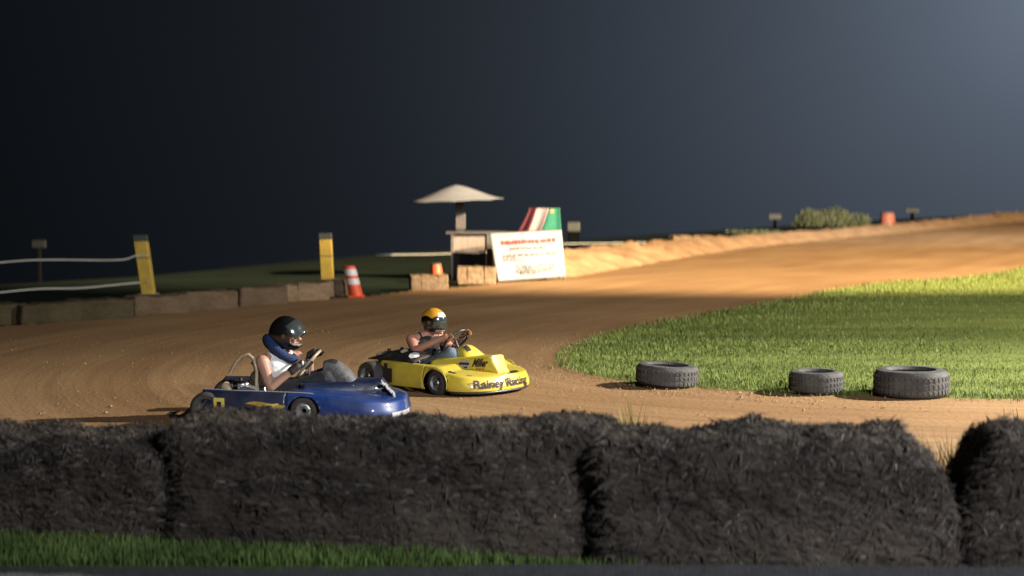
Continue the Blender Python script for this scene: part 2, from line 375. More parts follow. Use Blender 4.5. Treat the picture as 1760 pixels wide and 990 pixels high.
# infield as a polygon with a ragged edge, fanned into strips
inn_r = ragged(densify(INNC, .10), .09, 2.2)
def infield():
    me = bpy.data.meshes.new('infield_grass'); bm = bmesh.new()
    bot = [bm.verts.new((p[0], p[1], -.015)) for p in inn_r]
    cen = np.array((40, 40.0)); rings = [bot]
    for s in (.006, .02, .06, .15, .4, .75):
        rings.append([bm.verts.new((p[0] + (cen[0] - p[0]) * s, p[1] + (cen[1] - p[1]) * s, .014 + .03 * min(1, s * 8))) for p in inn_r])
    for a, b in zip(rings[:-1], rings[1:]):
        for k in range(len(a) - 1): bm.faces.new((a[k], a[k + 1], b[k + 1], b[k]))
    bm.to_mesh(me); bm.free(); me.shade_smooth()
    return tag(link_mesh('infield_grass', me, M['grass']), kind='structure')
infield()
def fgz(X, Y): return X * 0 - .02
# foreground verge and path, nearest the camera
verge_edge = lambda x: 10.25 - 1.45 * sm(-3.9, .9, x) + .06 * nz(x, 0, 2.0, 5)
grid_sheet('near_verge', M['verge'], np.arange(-14, 14, .1), np.arange(6.2, 10.7, .06),
           keep=lambda x, y: (y < np.array([verge_edge(a) + .35 for a in x])), zf=lambda X, Y: X * 0 + .004)
grid_sheet('path', M['gravel'], np.arange(-14, 14, .25), np.arange(3, 9.4, .05),
           keep=lambda x, y: (y < np.array([8.84 + .22 * sm(-.5, .9, a) + .03 * nz(a, 1, 3, 2) for a in x])), zf=lambda X, Y: X * 0 + .012)

# loose clods and crumbs of earth on the track: stuff
def clods():
    mb = MB(); r = random.Random(5)
    for _ in range(2600):
        yy = 9.6 + 14 * r.random() ** 1.3; xx = r.uniform(-.34, .34) * yy
        if _ % 3 == 0:
            k = r.randrange(40, 90); p_ = INNC[min(k, len(INNC) - 1)]; xx, yy = p_[0] - abs(r.gauss(0, .5)), p_[1] - abs(r.gauss(0, .4))
        q = r.uniform(.004, .016) * (1 + (r.random() < .04)); rot = Matrix.Rotation(r.uniform(0, 6), 3, 'Z')
        vs = [Vector((xx, yy, .004)) + rot @ Vector((a * q * r.uniform(.7, 1.3), b * q * r.uniform(.6, 1.1), c_ * q * r.uniform(.5, .9))) for a, b, c_ in ((1, 0, 0), (0, 1, 0), (-1, 0, 0), (0, -1, 0), (0, 0, 1))]
        mb.add(vs, [(0, 1, 4), (1, 2, 4), (2, 3, 4), (3, 0, 4)])
    tag(mb.build('earth_crumbs', M['dirt2'], smooth=False), kind='stuff')
clods()
# grass blades: stuff
def blades(name, pts, hmin, hmax, m, wid=.006, lean=.6):
    n = len(pts); h = RNG.uniform(hmin, hmax, n); a = RNG.uniform(0, 2 * np.pi, n); w = wid * RNG.uniform(.7, 1.5, n)
    dx, dy = np.cos(a), np.sin(a); la = RNG.uniform(0, 2 * np.pi, n); ll = h * lean * RNG.uniform(.1, 1, n)
    p = np.array(pts)
    b0 = p + np.stack([-dx * w, -dy * w, 0 * w], -1); b1 = p + np.stack([dx * w, dy * w, 0 * w], -1)
    mid = p + np.stack([np.cos(la) * ll * .35, np.sin(la) * ll * .35, h * .6], -1)
    m0 = mid + np.stack([-dx * w * .7, -dy * w * .7, 0 * w], -1); m1 = mid + np.stack([dx * w * .7, dy * w * .7, 0 * w], -1)
    tip = p + np.stack([np.cos(la) * ll, np.sin(la) * ll, h], -1)
    V = np.stack([b0, b1, m1, m0, tip], 1).reshape(-1, 3)
    k = np.arange(n) * 5
    fs = np.concatenate([np.stack([k, k + 1, k + 2, k + 3], -1).ravel(), np.stack([k + 3, k + 2, k + 4], -1).ravel()])
    me = bpy.data.meshes.new(name); me.vertices.add(len(V)); me.vertices.foreach_set('co', V.astype(np.float32).ravel())
    me.loops.add(len(fs)); me.loops.foreach_set('vertex_index', fs.astype(np.int32)); me.polygons.add(2 * n)
    ls = np.concatenate([np.arange(n) * 4, 4 * n + np.arange(n) * 3]); me.polygons.foreach_set('loop_start', ls.astype(np.int32))
    me.update(calc_edges=True); me.validate()
    return link_mesh(name, me, m)
inpoly = np.vstack([inn_r, [(60, 14)]])
def scatter_poly(n, x0, x1, y0, y1, poly, power=1.0, z=.015):
    x = RNG.uniform(x0, x1, n); y = y0 + (y1 - y0) * RNG.uniform(0, 1, n) ** power
    cl = .7 * np.sin(x * 2.3 + 1.7 * np.sin(y * 1.9)) * np.sin(y * 2.9 + x * .7) + .7 * np.sin(x * .8 + 2 * np.sin(y * .5)) * np.sin(y * 1.3 + 1.2 * np.sin(x * 1.1))
    k = inside(x, y, poly) & (cl > RNG.uniform(-1.6, .7, n)); return np.stack([x[k], y[k], np.full(k.sum(), z)], -1)
P1 = scatter_poly(150000, .3, 9, 15.3, 24, inpoly, 1.3); P2 = scatter_poly(120000, 1, 18, 20, 46, inpoly, 1.1)
_k = RNG.integers(0, len(inn_r), 9000); _o = np.abs(RNG.normal(0, .11, 9000)); _c = inn_r[_k]; _dr = np.array((9, 22.0)) - _c; _dr /= np.linalg.norm(_dr, axis=1)[:, None]
_q = _c - _dr * _o[:, None] + RNG.normal(0, .04, (9000, 2)); _m = (_q[:, 1] < 46) & (np.sin(_q[:, 0] * 5 + _q[:, 1] * 7) + np.sin(_q[:, 0] * 2.1 - _q[:, 1] * 3) > -.2)
tag(blades('grass', np.stack([_q[_m, 0], _q[_m, 1], np.full(_m.sum(), .004)], -1), .01, .045, M['blade'], .004, 1.0), kind='stuff')
tag(blades('grass', P1, .012, .055, M['blade'], .004), kind='stuff'); tag(blades('grass', P2, .02, .07, M['blade'], .008), kind='stuff')
x = RNG.uniform(-5, 3.5, 60000); y = RNG.uniform(8.8, 10.4, 60000)
k = (y < np.array([verge_edge(a) + .12 for a in x])) & (y > 8.9)
tag(blades('grass', np.stack([x[k], y[k], np.full(k.sum(), .004)], -1), .015, .075, M['verge_blade'], .0035), kind='stuff')

# rough earth bank round the outside of the far bend
def bank():
    base = densify(OUTC, .2); base = np.array([p for p in base if 1.15 < p[0] < 58])
    P = []
    for p_i, p in enumerate(base):
        t = base[min(p_i + 1, len(base) - 1)] - base[max(p_i - 1, 0)]; t /= np.linalg.norm(t); nrm = np.array((-t[1], t[0]))
        H = lerp_tab([(1.2, .50), (3.6, .44), (7, .36), (12, .30), (16, .26), (23, .32), (31, .45), (60, .6)], p[0]) * sm(1.1, 1.5, p[0])
        row = []
        for j in range(15):
            s = j / 14; o = s * 2.6 - .1; hh = H * math.sin(min(1, s * 1.7) * math.pi / 2) * (1 - sm(.62, 1, s) * 1.15)
            q = p + nrm * o
            hh *= 1 + .30 * nz(q[0], q[1], .8, 2) + .3 * nz(q[0], q[1], 2.5, 7)
            row.append((q[0] + .12 * nz(q[0], q[1], 1.7, 4), q[1], hh - .02 + .07 * nz(q[0], q[1], 4, 8) * math.sin(s * math.pi)))
        P.append(row)
    return tag(MB().grid(P).build('earth_bank', M['dirt2']), kind='structure')
bank()

# ------------------------------------------------------------------ bales
def bale_mesh(L_, Wd, H, amp, seed, n=26, topamp=0, rnd=.1, dip=0):
    bm = bmesh.new(); bmesh.ops.create_cube(bm, size=1)
    nx, ny, nzc = int(n * L_ / max(L_, 1e-3)), max(6, int(n * Wd / L_)), max(6, int(n * H / L_))
    bm.free()
    vs = {}; V = []; Fs = []
    def vid(i, j, k):
        if (i, j, k) not in vs:
            x, y, z = i / nx - .5, j / ny - .5, k / nzc
            p = Vector((x * L_, y * Wd, z * H)); c = Vector((max(-L_ / 2 + rnd, min(L_ / 2 - rnd, p.x)), max(-Wd / 2 + rnd, min(Wd / 2 - rnd, p.y)), max(0, min(H - rnd, p.z))))
            d = p - c
            if d.length > rnd: p = c + d.normalized() * rnd
            q = Vector((p.x * 3 + seed * 9, p.y * 3, p.z * 3)); nv = noise.noise_vector(q) * amp + noise.noise_vector(q * 3.5) * amp * .45 + noise.noise_vector(q * 9) * amp * .22
            p = p + Vector((nv.x, nv.y, nv.z * min(1, z * 3)))
            if dip: p.x -= (1 if p.x > 0 else -1) * dip[p.x > 0] * sm(L_ / 2 - .5, L_ / 2, abs(p.x)) * (p.z / H) ** 2; p.z -= .5 * dip[p.x > 0] * sm(L_ / 2 - .38, L_ / 2, abs(p.x)) * (p.z / H)
            if topamp: p.z += z ** 3 * (topamp * noise.noise(Vector((p.x * 1.3 + seed * 5, p.y, 2))) + topamp * .6 * noise.noise(Vector((p.x * 5 + seed, p.y * 3, 6))))
            vs[(i, j, k)] = len(V); V.append(p)
        return vs[(i, j, k)]
    for i in range(nx):
        for j in range(ny): Fs.append((vid(i, j, nzc), vid(i + 1, j, nzc), vid(i + 1, j + 1, nzc), vid(i, j + 1, nzc)))
        for k in range(nzc):
            Fs.append((vid(i, 0, k), vid(i + 1, 0, k), vid(i + 1, 0, k + 1), vid(i, 0, k + 1))); Fs.append((vid(i, ny, k), vid(i, ny, k + 1), vid(i + 1, ny, k + 1), vid(i + 1, ny, k)))
    for j in range(ny):
        for k in range(nzc):
            Fs.append((vid(0, j, k), vid(0, j, k + 1), vid(0, j + 1, k + 1), vid(0, j + 1, k))); Fs.append((vid(nx, j, k), vid(nx, j + 1, k), vid(nx, j + 1, k + 1), vid(nx, j, k + 1)))
    return MB().add(V, Fs)
def straws(name, parent, L_, Wd, H, n, ln, m, seed, top=.6, wid=.0025):
    r = random.Random(seed); mb = MB()
    for _ in range(n):
        if r.random() < top: p = Vector((r.uniform(-.5, .5) * L_, r.uniform(-.5, .5) * Wd, H + r.uniform(-.02, .02)))
        else: p = Vector((r.uniform(-.5, .5) * L_, -Wd / 2 - .01, r.uniform(.05, 1) * H))
        d = Vector((r.gauss(0, 1), r.gauss(0, .35), r.gauss(0, .16))).normalized() * ln * r.uniform(.3, 1)
        w = Vector((0, 0, 1)).cross(d).normalized() * wid * r.uniform(.6, 1.8); u = Vector((0, 0, wid))
        mid = p + d * .5 + Vector((0, 0, r.uniform(0, .3) * ln))
        mb.add([p - u, p + u, mid + u + w, mid - u + w, p + d], [(0, 1, 2, 3), (3, 2, 4)])
    o = mb.build(name, m, parent, smooth=False); o['kind'] = 'stuff'; return o
def hay_fuzz(name, parent, body, n, ln, m, seed, wid=.004, topbias=0.0, lift=.25):
    r = random.Random(seed); mb = MB(); me = body.data; ps = me.polygons; np_ = len(ps); k = 0
    while k < n:
        f = ps[r.randrange(np_)]; nr = f.normal
        if nr.y > .5 or nr.z < -.3 or (topbias and nr.z < .3 and r.random() < topbias): continue
        k += 1; p = f.center.copy()
        d = Vector((r.gauss(0, 1), r.gauss(0, .4), r.gauss(0, .17))); d = (d - nr * d.dot(nr)).normalized() + nr * r.uniform(0, lift); d = d.normalized() * ln * r.uniform(.3, 1)
        w = nr.cross(d).normalized() * wid * r.uniform(.6, 1.6); p = p - nr * .004
        sag = Vector((0, 0, -r.uniform(0, .25) * ln)); mid = p + d * .5 + nr * .006
        mb.add([p - w, p + w, mid + w, mid - w, p + d + sag], [(0, 1, 2, 3), (3, 2, 4)])
    o = mb.build(name, m, parent, smooth=False); o['kind'] = 'stuff'; return o
specs = [  # centre px, base py, length, depth, height, index
    (-18, 922, 2.50, .70, .585, 0), (682, 950, 2.70, .70, .72, 1), (1345, 974, 2.06, .70, .705, 2), (1990, 976, 2.22, .70, .74, 3)]
blab = ['lowest dark weathered hay bale, at the left end of the near row',
        'longest weathered dark hay bale of the near row, between the camera and the blue kart',
        'weathered dark hay bale of the near row, standing left of the open gap',
        'dark weathered hay bale right of the open gap at the frame edge']
for px, py, L_, Wd, H, i in specs:
    p = G(px, py); o = thing('hay_bale', blab[i], 'hay bale', (p.x, p.y + Wd / 2, 0), R([-9, -8, -1.5, 1][i]), 'big weathered hay bales along the near edge of the track')
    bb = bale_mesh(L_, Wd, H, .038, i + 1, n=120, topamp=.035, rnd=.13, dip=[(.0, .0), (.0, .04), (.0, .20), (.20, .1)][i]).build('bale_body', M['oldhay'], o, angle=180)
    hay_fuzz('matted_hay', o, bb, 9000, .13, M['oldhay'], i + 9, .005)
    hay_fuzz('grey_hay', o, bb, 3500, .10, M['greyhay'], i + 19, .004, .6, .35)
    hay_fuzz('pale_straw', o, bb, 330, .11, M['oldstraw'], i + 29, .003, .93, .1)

# small straw bales on the outer edge
def small_bale(px, py, L_, H, rz, label, m='straw', W_=.45, amp=.032, grp='straw bales round the outside of the bend'):
    p = G(px, py); o = thing('straw_bale', label, 'straw bale', (p.x, p.y + W_ / 2, 0), rz, grp)
    bale_mesh(L_, W_, H, amp, px * .013, n=34, rnd=.045).build('bale_body', M[m], o, angle=180)
    for s in ((-.22, .22) if m == 'straw' else ()):
        MB().box((s * L_, 0, H / 2), (.006, W_ + .02, H + .02)).build('twine', M[m], o, smooth=False)
    return o
lb = [(-22, 560, 'straw_g', 'weathered straw bale cut by the left frame edge, shaded in its colour'), (72, 556, 'straw_g', 'weathered dark straw bale under the fence ropes, second from the left'),
      (165, 549, 'straw_g', 'weathered straw bale under the fence ropes, left of the leaning yellow post'),
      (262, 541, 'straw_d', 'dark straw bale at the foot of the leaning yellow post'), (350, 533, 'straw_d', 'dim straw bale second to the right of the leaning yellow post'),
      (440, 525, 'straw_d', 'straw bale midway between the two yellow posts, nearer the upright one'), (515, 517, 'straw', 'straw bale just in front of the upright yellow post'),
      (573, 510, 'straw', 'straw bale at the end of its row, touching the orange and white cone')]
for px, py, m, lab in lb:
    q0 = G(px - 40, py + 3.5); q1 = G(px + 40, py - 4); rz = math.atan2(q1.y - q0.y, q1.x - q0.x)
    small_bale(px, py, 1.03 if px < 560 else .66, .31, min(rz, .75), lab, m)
small_bale(736, 499, .78, .30, .2, 'askew straw bale in front of the small dim orange cone')
small_bale(818, 488, .84, .36, .05, 'straw bale tucked against the left foot of the white banner')
small_bale(1178, 427, 1.0, .42, .3, 'small pinkish straw bale on the earth bank far behind the track', amp=.05)

# ------------------------------------------------------------------ lying tyres
def lying_tyre(px, py, Dm, Hh, label, tilt=0, lean=0):
    p = G(px, py); o = thing('tyre', label, 'tyre', (p.x, p.y + Dm / 2 - .04, -.01), random.uniform(0, 6), 'old tyres marking the inside of the bend')
    r = Dm / 2; pr = [(r * .60, Hh * .88), (r * .66, Hh * .98), (r * .78, Hh), (r * .92, Hh * .95), (r * .985, Hh * .82), (r, Hh * .5), (r * .985, Hh * .18), (r * .93, .03), (r * .7, 0),
                      (r * .6, Hh * .12), (r * .64, Hh * .3), (r * .80, Hh * .34), (r * .84, Hh * .5), (r * .80, Hh * .72), (r * .64, Hh * .8)]
    t = MB().lathe(pr, n=56, close=True)
    for k in range(40):
        a = 2 * math.pi * k / 40; rot = Matrix.Rotation(a, 3, 'Z')
        for zz in (.28, .5, .72): t.box(rot @ Vector((r * 1.0, 0, Hh * zz)), (.008, r * .10, Hh * .15), rot @ Matrix.Rotation(.25, 3, 'X'))
    b = t.build('carcass', M['dusty'], o)
    MB().lathe([(0.001, Hh * .25), (r * .4, Hh * .28), (r * .80, Hh * .33)], n=24).build('soil_fill', M['dirt2'], o)
    o.rotation_euler.x = tilt; o.rotation_euler.y = lean
    return o
lying_tyre(1150, 668, .66, .24, 'worn tyre lying flat on the grass edge, leftmost inside the bend, tilted', 0.05, -.03)
lying_tyre(1410, 680, .55, .24, 'smallest worn tyre lying flat between two larger ones inside the bend')
lying_tyre(1580, 688, .74, .29, 'largest worn tyre lying flat on the grass, rightmost inside the bend')

# ------------------------------------------------------------------ weeds
def weed(px, py, h, n, label, spread=.07, m='blade_dry', Yo=0):
    p = G(px, py); q = [(p.x + random.gauss(0, spread), p.y + Yo + random.gauss(0, spread * .6), .0) for _ in range(n)]
    o = blades('weed', np.array(q) - np.array((p.x, p.y, 0)), h * .4, h, M[m], .006, .4); o.location = (p.x, p.y, 0)
    tag(o, label, 'weed', 'weeds growing between the hay bales')
weed(1086, 830, .64, 60, 'tall green weed sprouting above the dip between the two middle hay bales', .025, 'blade')
weed(1640, 900, .62, 260, 'clump of dry weeds standing in the open gap between the right hay bales', .08)
weed(1752, 742, .25, 30, 'small dry weed beyond the right hay bale', .1)

# ------------------------------------------------------------------ posts, ropes, cones
def sheared_post(name, px_b, py_b, px_t, py_t, w, label, cat, group, Y=None):
    b = G(px_b, py_b); t = at(px_t, py_t, b.y); o = thing(name, label, cat, (b.x, b.y, 0), 0, group); d = t - b
    def prism(z0, z1, w, y=.10):
        vs = []
        for z in (z0, z1):
            c = Vector((d.x * z, 0, d.z * z))
            for sx, sy in ((-1, -1), (1, -1), (1, 1), (-1, 1)): vs.append(c + Vector((sx * w / 2, sy * y, 0)))
        return vs, [(0, 3, 2, 1), (4, 5, 6, 7), (0, 1, 5, 4), (1, 2, 6, 5), (2, 3, 7, 6), (3, 0, 4, 7)]
    return o, prism, d
for (a, lab) in (((256, 508, 241, 404, .26), 'yellow square post leaning left, with two white ropes tied to it'),
                 ((564, 505, 559, 401, .25), 'upright yellow square post beside the orange and white cone')):
    o, pr, d = sheared_post('marker_post', *a, lab, 'post', 'yellow posts along the outside of the bend')
    MB().add(*pr(0, .90, a[4])).build('post', M['postyellow'], o, mods=[('BEVEL', dict(width=.02, segments=2))])
    MB().add(*pr(.9, 1.0, a[4] * 1.0)).build('cap', M['postgrey'], o, mods=[('BEVEL', dict(width=.012, segments=2))])
    MB().add(*pr(.62, .635, a[4] + .01, .106)).build('band', M['postgrey'], o, smooth=False)
    MB().add(*pr(0, .035, a[4] + .10, .14)).build('foot', M['board'], o, smooth=False)
def rope(pts, r, label, group='white ropes of the track fence'):
    c = catmull(np.array([list(p) for p in pts]), 8); c = [Vector(p) for p in c]; o0 = c[0].copy()
    ob = MB().tube([p - o0 for p in c], r, 6).build('rope', M['rope'], None, loc=o0); tag(ob, label, 'rope', group)
YP = G(256, 508).y - .12
rope([at(-60, 457, YP - 2.2), at(60, 447, YP - 1.4), at(200, 447, YP - .2), at(232, 440, YP), at(252, 438, YP)], .011, 'upper white rope running left from the leaning yellow post')
rope([at(-60, 509, YP - 2.2), at(60, 497, YP - 1.4), at(140, 495, YP - .6), at(235, 486, YP), at(256, 485, YP)], .012, 'lower white rope running left from the leaning yellow post')
rope([at(645, 438, 40), at(740, 437, 40), at(842, 433, 40.3)], .011, 'white rope stretched behind the beige board left of the banner')
rope([at(968, 419, 47), at(1060, 418, 50), at(1150, 416, 53)], .011, 'thin white rope running right from behind the banner over the earth bank')

def cone(px, py, h, wb, wt, shear, label, n=4):
    p = G(px, py); o = thing('traffic_cone', label, 'traffic cone', (p.x, p.y, 0), 0, 'orange traffic cones round the track')
    def seg(z0, z1, e=0):
        pr = []
        vs = []; fs = []; N = 24
        for z in (z0, z1):
            r = wb / 2 + (wt - wb) / 2 * z / h + e
            for k in range(N):
                a = 2 * math.pi * k / N; vs.append((r * math.cos(a) + shear * z / h, r * math.sin(a), z))
        fs = [(k, (k + 1) % N, N + (k + 1) % N, N + k) for k in range(N)] + [tuple(range(N, 2 * N)), tuple(reversed(range(N)))]
        return vs, fs
    MB().add(*seg(.03, h)).build('cone_body', M['drum'] if h > .7 else M['cone'], o)
    if h < .5 or h > .7: pass
    else: MB().add(*seg(h * .70, h * .90, .004)).build('band', M['cone_white'], o)
    if .5 < h < .7: MB().add(*seg(h * .42, h * .60, .004)).build('band', M['cone_white'], o)
    else: MB().add(*seg(h * .93, h + .004, .004)).build('collar', M['postgrey'], o)
    MB().box((0, 0, .02), (wb * 1.12, wb * 1.12, .04)).build('foot', M['cone'], o, mods=[('BEVEL', dict(width=.012, segments=2))])
    return o
cone(613, 511, .60, .27, .23, -.14, 'bright orange traffic cone with white bands at the end of the bale row')
cone(752, 484, .40, .30, .24, -.04, 'small dim orange traffic cone standing behind the askew straw bale')
cone(1526, 392, .80, .80, .70, -.03, 'far orange traffic drum on the crest right of the green bush')

def cap_post(px, pyt, pyb, w, caph, Y, label):
    dim = px < 200  # far-left cap coloured darker, as if out of the light
    t = at(px, pyt, Y); o = thing('fence_post', label, 'post', (t.x, Y, 0), 0, 'dark posts with pale caps out beyond the track')
    h = t.z
    MB().box((0, 0, (h - caph) / 2 - .6), (w * (.92 if 200 < px < 1100 else .25), .14, h - caph + 1.2)).build('post', M['unlit_post'], o, mods=[('BEVEL', dict(width=.02, segments=2))])
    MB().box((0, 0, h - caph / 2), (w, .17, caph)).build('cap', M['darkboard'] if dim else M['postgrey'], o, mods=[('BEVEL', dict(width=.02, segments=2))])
cap_post(67, 413, 470, .34, .19, 40, 'dark post with a grey cap standing far left behind the ropes')
cap_post(986, 382, 440, .38, .27, 48, 'dark post with a pale cap just right of the tricolour flag')
cap_post(1332, 368, 400, .62, .26, 80, 'dark post with a pale cap between the flag and the green bush')
cap_post(1568, 359, 385, .80, .20, 92, 'dark post with a pale cap right of the far orange drum')

# ------------------------------------------------------------------ umbrella, stand, banner, flag
YU = 37.6
ub = at(786, 460, YU); o = thing('umbrella', 'wide pale pink-white sun umbrella on a thick grey post', 'umbrella', (ub.x, YU, 0))
s = YU / F; Lx = -82 * s; Rx = 80 * s; apex = at(780, 318, YU).z; rim = at(782, 345, YU).z
P = []
for i in range(49):
    a = 2 * math.pi * i / 48; row = []
    for j in range(13):
        q = j / 12; rr = 1.10 * q; sc_ = 1 - .045 * abs(math.sin(a * 4)) * q
        z = apex - (apex - rim) * (.55 * q ** 1.0 + .45 * (.5 - .5 * math.cos(q * math.pi))) - .05 * math.cos(a) * q * -1 + .012 * abs(math.sin(4 * a)) * q
        row.append((rr * math.cos(a) * sc_ - .02, rr * math.sin(a) * sc_, z))
    P.append(row)
can = MB().grid(P).build('canopy', M['fabric'], o, mods=[('SOLIDIFY', dict(thickness=.01))])
for k in range(8):
    a = 2 * math.pi * k / 8
    MB().tube([(.12 * math.cos(a), .12 * math.sin(a), apex - .10), (1.02 * math.cos(a), 1.02 * math.sin(a), rim - .02 + .05 * math.cos(a))], .008, 6).build('rib', M['pole'], o)
MB().box((.06, 0, (apex - .05) / 2), (.19, .10, apex - .05)).build('pole', M['pole'], o, mods=[('BEVEL', dict(width=.015, segments=2))])
zt = at(786, 367, YU).z; zb_ = at(786, 394, YU).z
MB().box((.08, -.02, (zt + zb_) / 2), (.23, .12, zt - zb_)).build('sleeve', M['pole2'], o, mods=[('BEVEL', dict(width=.01, segments=2))])
MB().box((0, 0, .04), (.5, .5, .08)).build('base', M['darkboard'], o, mods=[('BEVEL', dict(width=.02, segments=2))])

YB = 37.0
a0 = at(777, 402, YB); a1 = at(846, 402, YB); o = thing('flag_stand', 'low officials stand with a beige upper board and dark lower board under the umbrella', 'stand', ((a0.x + a1.x) / 2, YB, 0))
hw = (a1.x - a0.x) / 2; zt = a0.z; zm = at(800, 434, YB).z
MB().box((-.06, 0, (zt - .06 + zm) / 2), (hw * 2 - .18, .03, zt - .06 - zm)).build('upper_board', M['board'], o, smooth=False)
MB().box((-.06, .01, zm / 2), (hw * 2 - .18, .03, zm - .01)).build('lower_board', M['darkboard'], o, smooth=False)
for x_, y_, ww in ((-hw, 0, .05), (hw - .06, -.02, .13), (-hw, .8, .05), (hw - .06, .8, .07)):
    MB().box((x_, y_, zt / 2), (ww, .06, zt)).build('post', M['pole2'], o, smooth=False)
MB().box((0.35, .40, zt + .02), (hw * 2 + 1.0, .95, .04)).build('table_top', M['pole2'], o, mods=[('BEVEL', dict(width=.008, segments=1))])

# banner: hung board with its real corners
c = [at(841, 402, 36.3), at(965, 396, 36.6), at(972, 475, 36.6), at(856, 486, 36.0)]
c[2].z = max(c[2].z, .01); c[3].z = max(c[3].z, .01)
bo = thing('banner', 'white vinyl banner with a red heading and grey lines standing at the track edge', 'banner', (c[3].x, c[3].y, 0))
o0 = Vector((c[3].x, c[3].y, 0))
def bp(u, v, off=0):
    p = (c[0] * (1 - u) + c[1] * u) * v + (c[3] * (1 - u) + c[2] * u) * (1 - v) - o0
    return p + Vector((0, -off + .025 * math.sin(u * 7 + v * 2) + .02 * math.sin(v * 5), 0))
MB().grid([[bp(i / 24, j / 16) for j in range(17)] for i in range(25)]).build('sheet', M['banner'], bo, mods=[('SOLIDIFY', dict(thickness=.015))])
def mark(name, u0, u1, v, h, m, seed, breaks=0):
    r = random.Random(seed); mb = MB(); u = u0
    while u < u1:
        du = r.uniform(.03, .09) if breaks else (u1 - u0) / 14
        ue = min(u1, u + du); k = 4
        row = []
        for i in range(k + 1):
            uu = u + (ue - u) * i / k; vv = v + .006 * math.sin(uu * 15 + seed) + r.uniform(-1, 1) * .002
            hh = h * (1 if not breaks else r.uniform(.6, 1.0))
            row.append([bp(uu, vv - hh / 2, .03), bp(uu, vv + hh / 2, .03)])
        mb.grid(row); u = ue + (breaks and r.uniform(.008, .02) or 0)
        if not breaks and ue >= u1: break
    mb.build(name, m, bo, smooth=False)
mark('heading', .14, .90, .80, .11, M['banner_red'], 1, 1)
mark('text_line', .24, .76, .66, .045, M['banner_ink'], 2, 1); mark('text_line', .12, .92, .52, .045, M['banner_ink'], 3, 1)
mark('text_line', .12, .32, .46, .03, M['banner_ink'], 4, 1); mark('text_line', .12, .42, .41, .03, M['banner_ink'], 5, 1)
for i, (a, b, v) in enumerate(((.28, .50, .29), (.62, .86, .30), (.30, .84, .245), (.28, .84, .195), (.28, .80, .155), (.32, .62, .115))):
    mark('text_line', a, b, v, .032, M['banner_ink'], 10 + i, 1)
for u in (.02, .98):
    p, q = bp(u, 0, -.06), bp(u, 1.0, -.06); p.z = 0
    MB().tube([p, q], .022, 8).build('frame_post', M['pole2'], bo)
p, q = bp(0, 1.0, -.05), bp(1, 1.0, -.05); MB().tube([p, q], .015, 8).build('frame_rail', M['pole'], bo)

# tricolour flag hung behind the banner
YF = 37.3; fp = at(935, 358, YF); fo = thing('flag', 'red, white and green flag draped over a rail behind the banner', 'flag', (fp.x, YF, 0))
zt, zl = fp.z, at(930, 398, YF).z; e = YF / F
rows_t = [(-28, 'fred'), (-12, 'fwhite'), (8, 'fgreen'), (27, None)]; rows_b = [-45, -25, -7, 36]
def fpnt(u, v, n=0):  # u 0..3 across the stripes, v 1 at the rail
    xt = np.interp(u, [0, 1, 2, 3], [-25, -13, 9, 27]); xb = np.interp(u, [0, 1, 2, 3], [-46, -28, -7, 31])
    zb2 = zl if u < 2.4 else zl - (u - 2.4) * .28
    xx = (xb + (xt - xb) * v ** .8) * e; z = zb2 + (zt - zb2) * v
    return Vector((xx, -.12 * (1 - v) + .045 * math.sin(u * 5.2) * (1.1 - v * .6) - n, z))
for k, mm in enumerate(('fred', 'fwhite', 'fgreen')):
    MB().grid([[fpnt(k + i / 10, j / 10) for j in range(11)] for i in range(11)]).build('stripe', M[mm], fo, mods=[('SOLIDIFY', dict(thickness=.008))])
MB().grid([[fpnt(2.15 + .35 * i / 4, .80 + .16 * j / 4, .012) for j in range(5)] for i in range(5)]).build('emblem', M['fgold'], fo)
MB().tube([(-46 * e, .03, zl - .02), (30 * e, .03, zt + .0)], .001, 4)
MB().tube([(-.36, .05, zt - .02), (.38, .05, zt - .01)], .016, 8).build('rail', M['pole'], fo)
for x_ in (-.34, .36): MB().tube([(x_, .05, 0), (x_, .05, zt - .02)], .016, 8).build('rail_post', M['darkboard'], fo)

# ------------------------------------------------------------------ far bushes
def bush(px, py, Y, rx, rz, label, n, zc=.0):
    p = at(px, py, Y); o = thing('bush', label, 'bush', (p.x, Y, 0), 0)
    mb = MB(); r = random.Random(px)
    for _ in range(n):
        while True:
            q = Vector((r.uniform(-1, 1), r.uniform(-1, 1), r.uniform(0, 1)))
            if .35 < q.length < 1 + .12 * math.sin(q.x * 9) : break
        q = Vector((q.x * rx, q.y * rx * .7, q.z * rz * (1 + .22 * noise.noise(Vector((q.x * 3, q.y * 2, px))))))
        d = Vector((r.gauss(0, 1), r.gauss(0, 1), r.gauss(0, 1))).normalized(); w = d.cross(Vector((r.random(), r.random(), r.random()))).normalized()
        l = r.uniform(.06, .13); mb.add([q, q + d * l * .5 + w * l * .35, q + d * l, q + d * l * .5 - w * l * .35], [(0, 1, 2, 3)])
    mb.build('foliage', M['leaf'], o, smooth=False)
    st = MB()
    for k in range(9):
        a = k * .7; st.tube([(0, 0, 0), (rx * .3 * math.cos(a), rx * .2 * math.sin(a), rz * .4), (rx * .6 * math.cos(a), rx * .4 * math.sin(a), rz * .75)], [.03, .02, .008], 5)
    st.build('stem', M['bark'], o)
bush(1424, 400, 88, 2.25, at(1424, 358, 88).z, 'rounded pale green bush behind the far crest', 5200)
bush(1290, 412, 76, 1.5, at(1290, 401, 76).z, 'low flat green bush left of the rounded one', 1500)

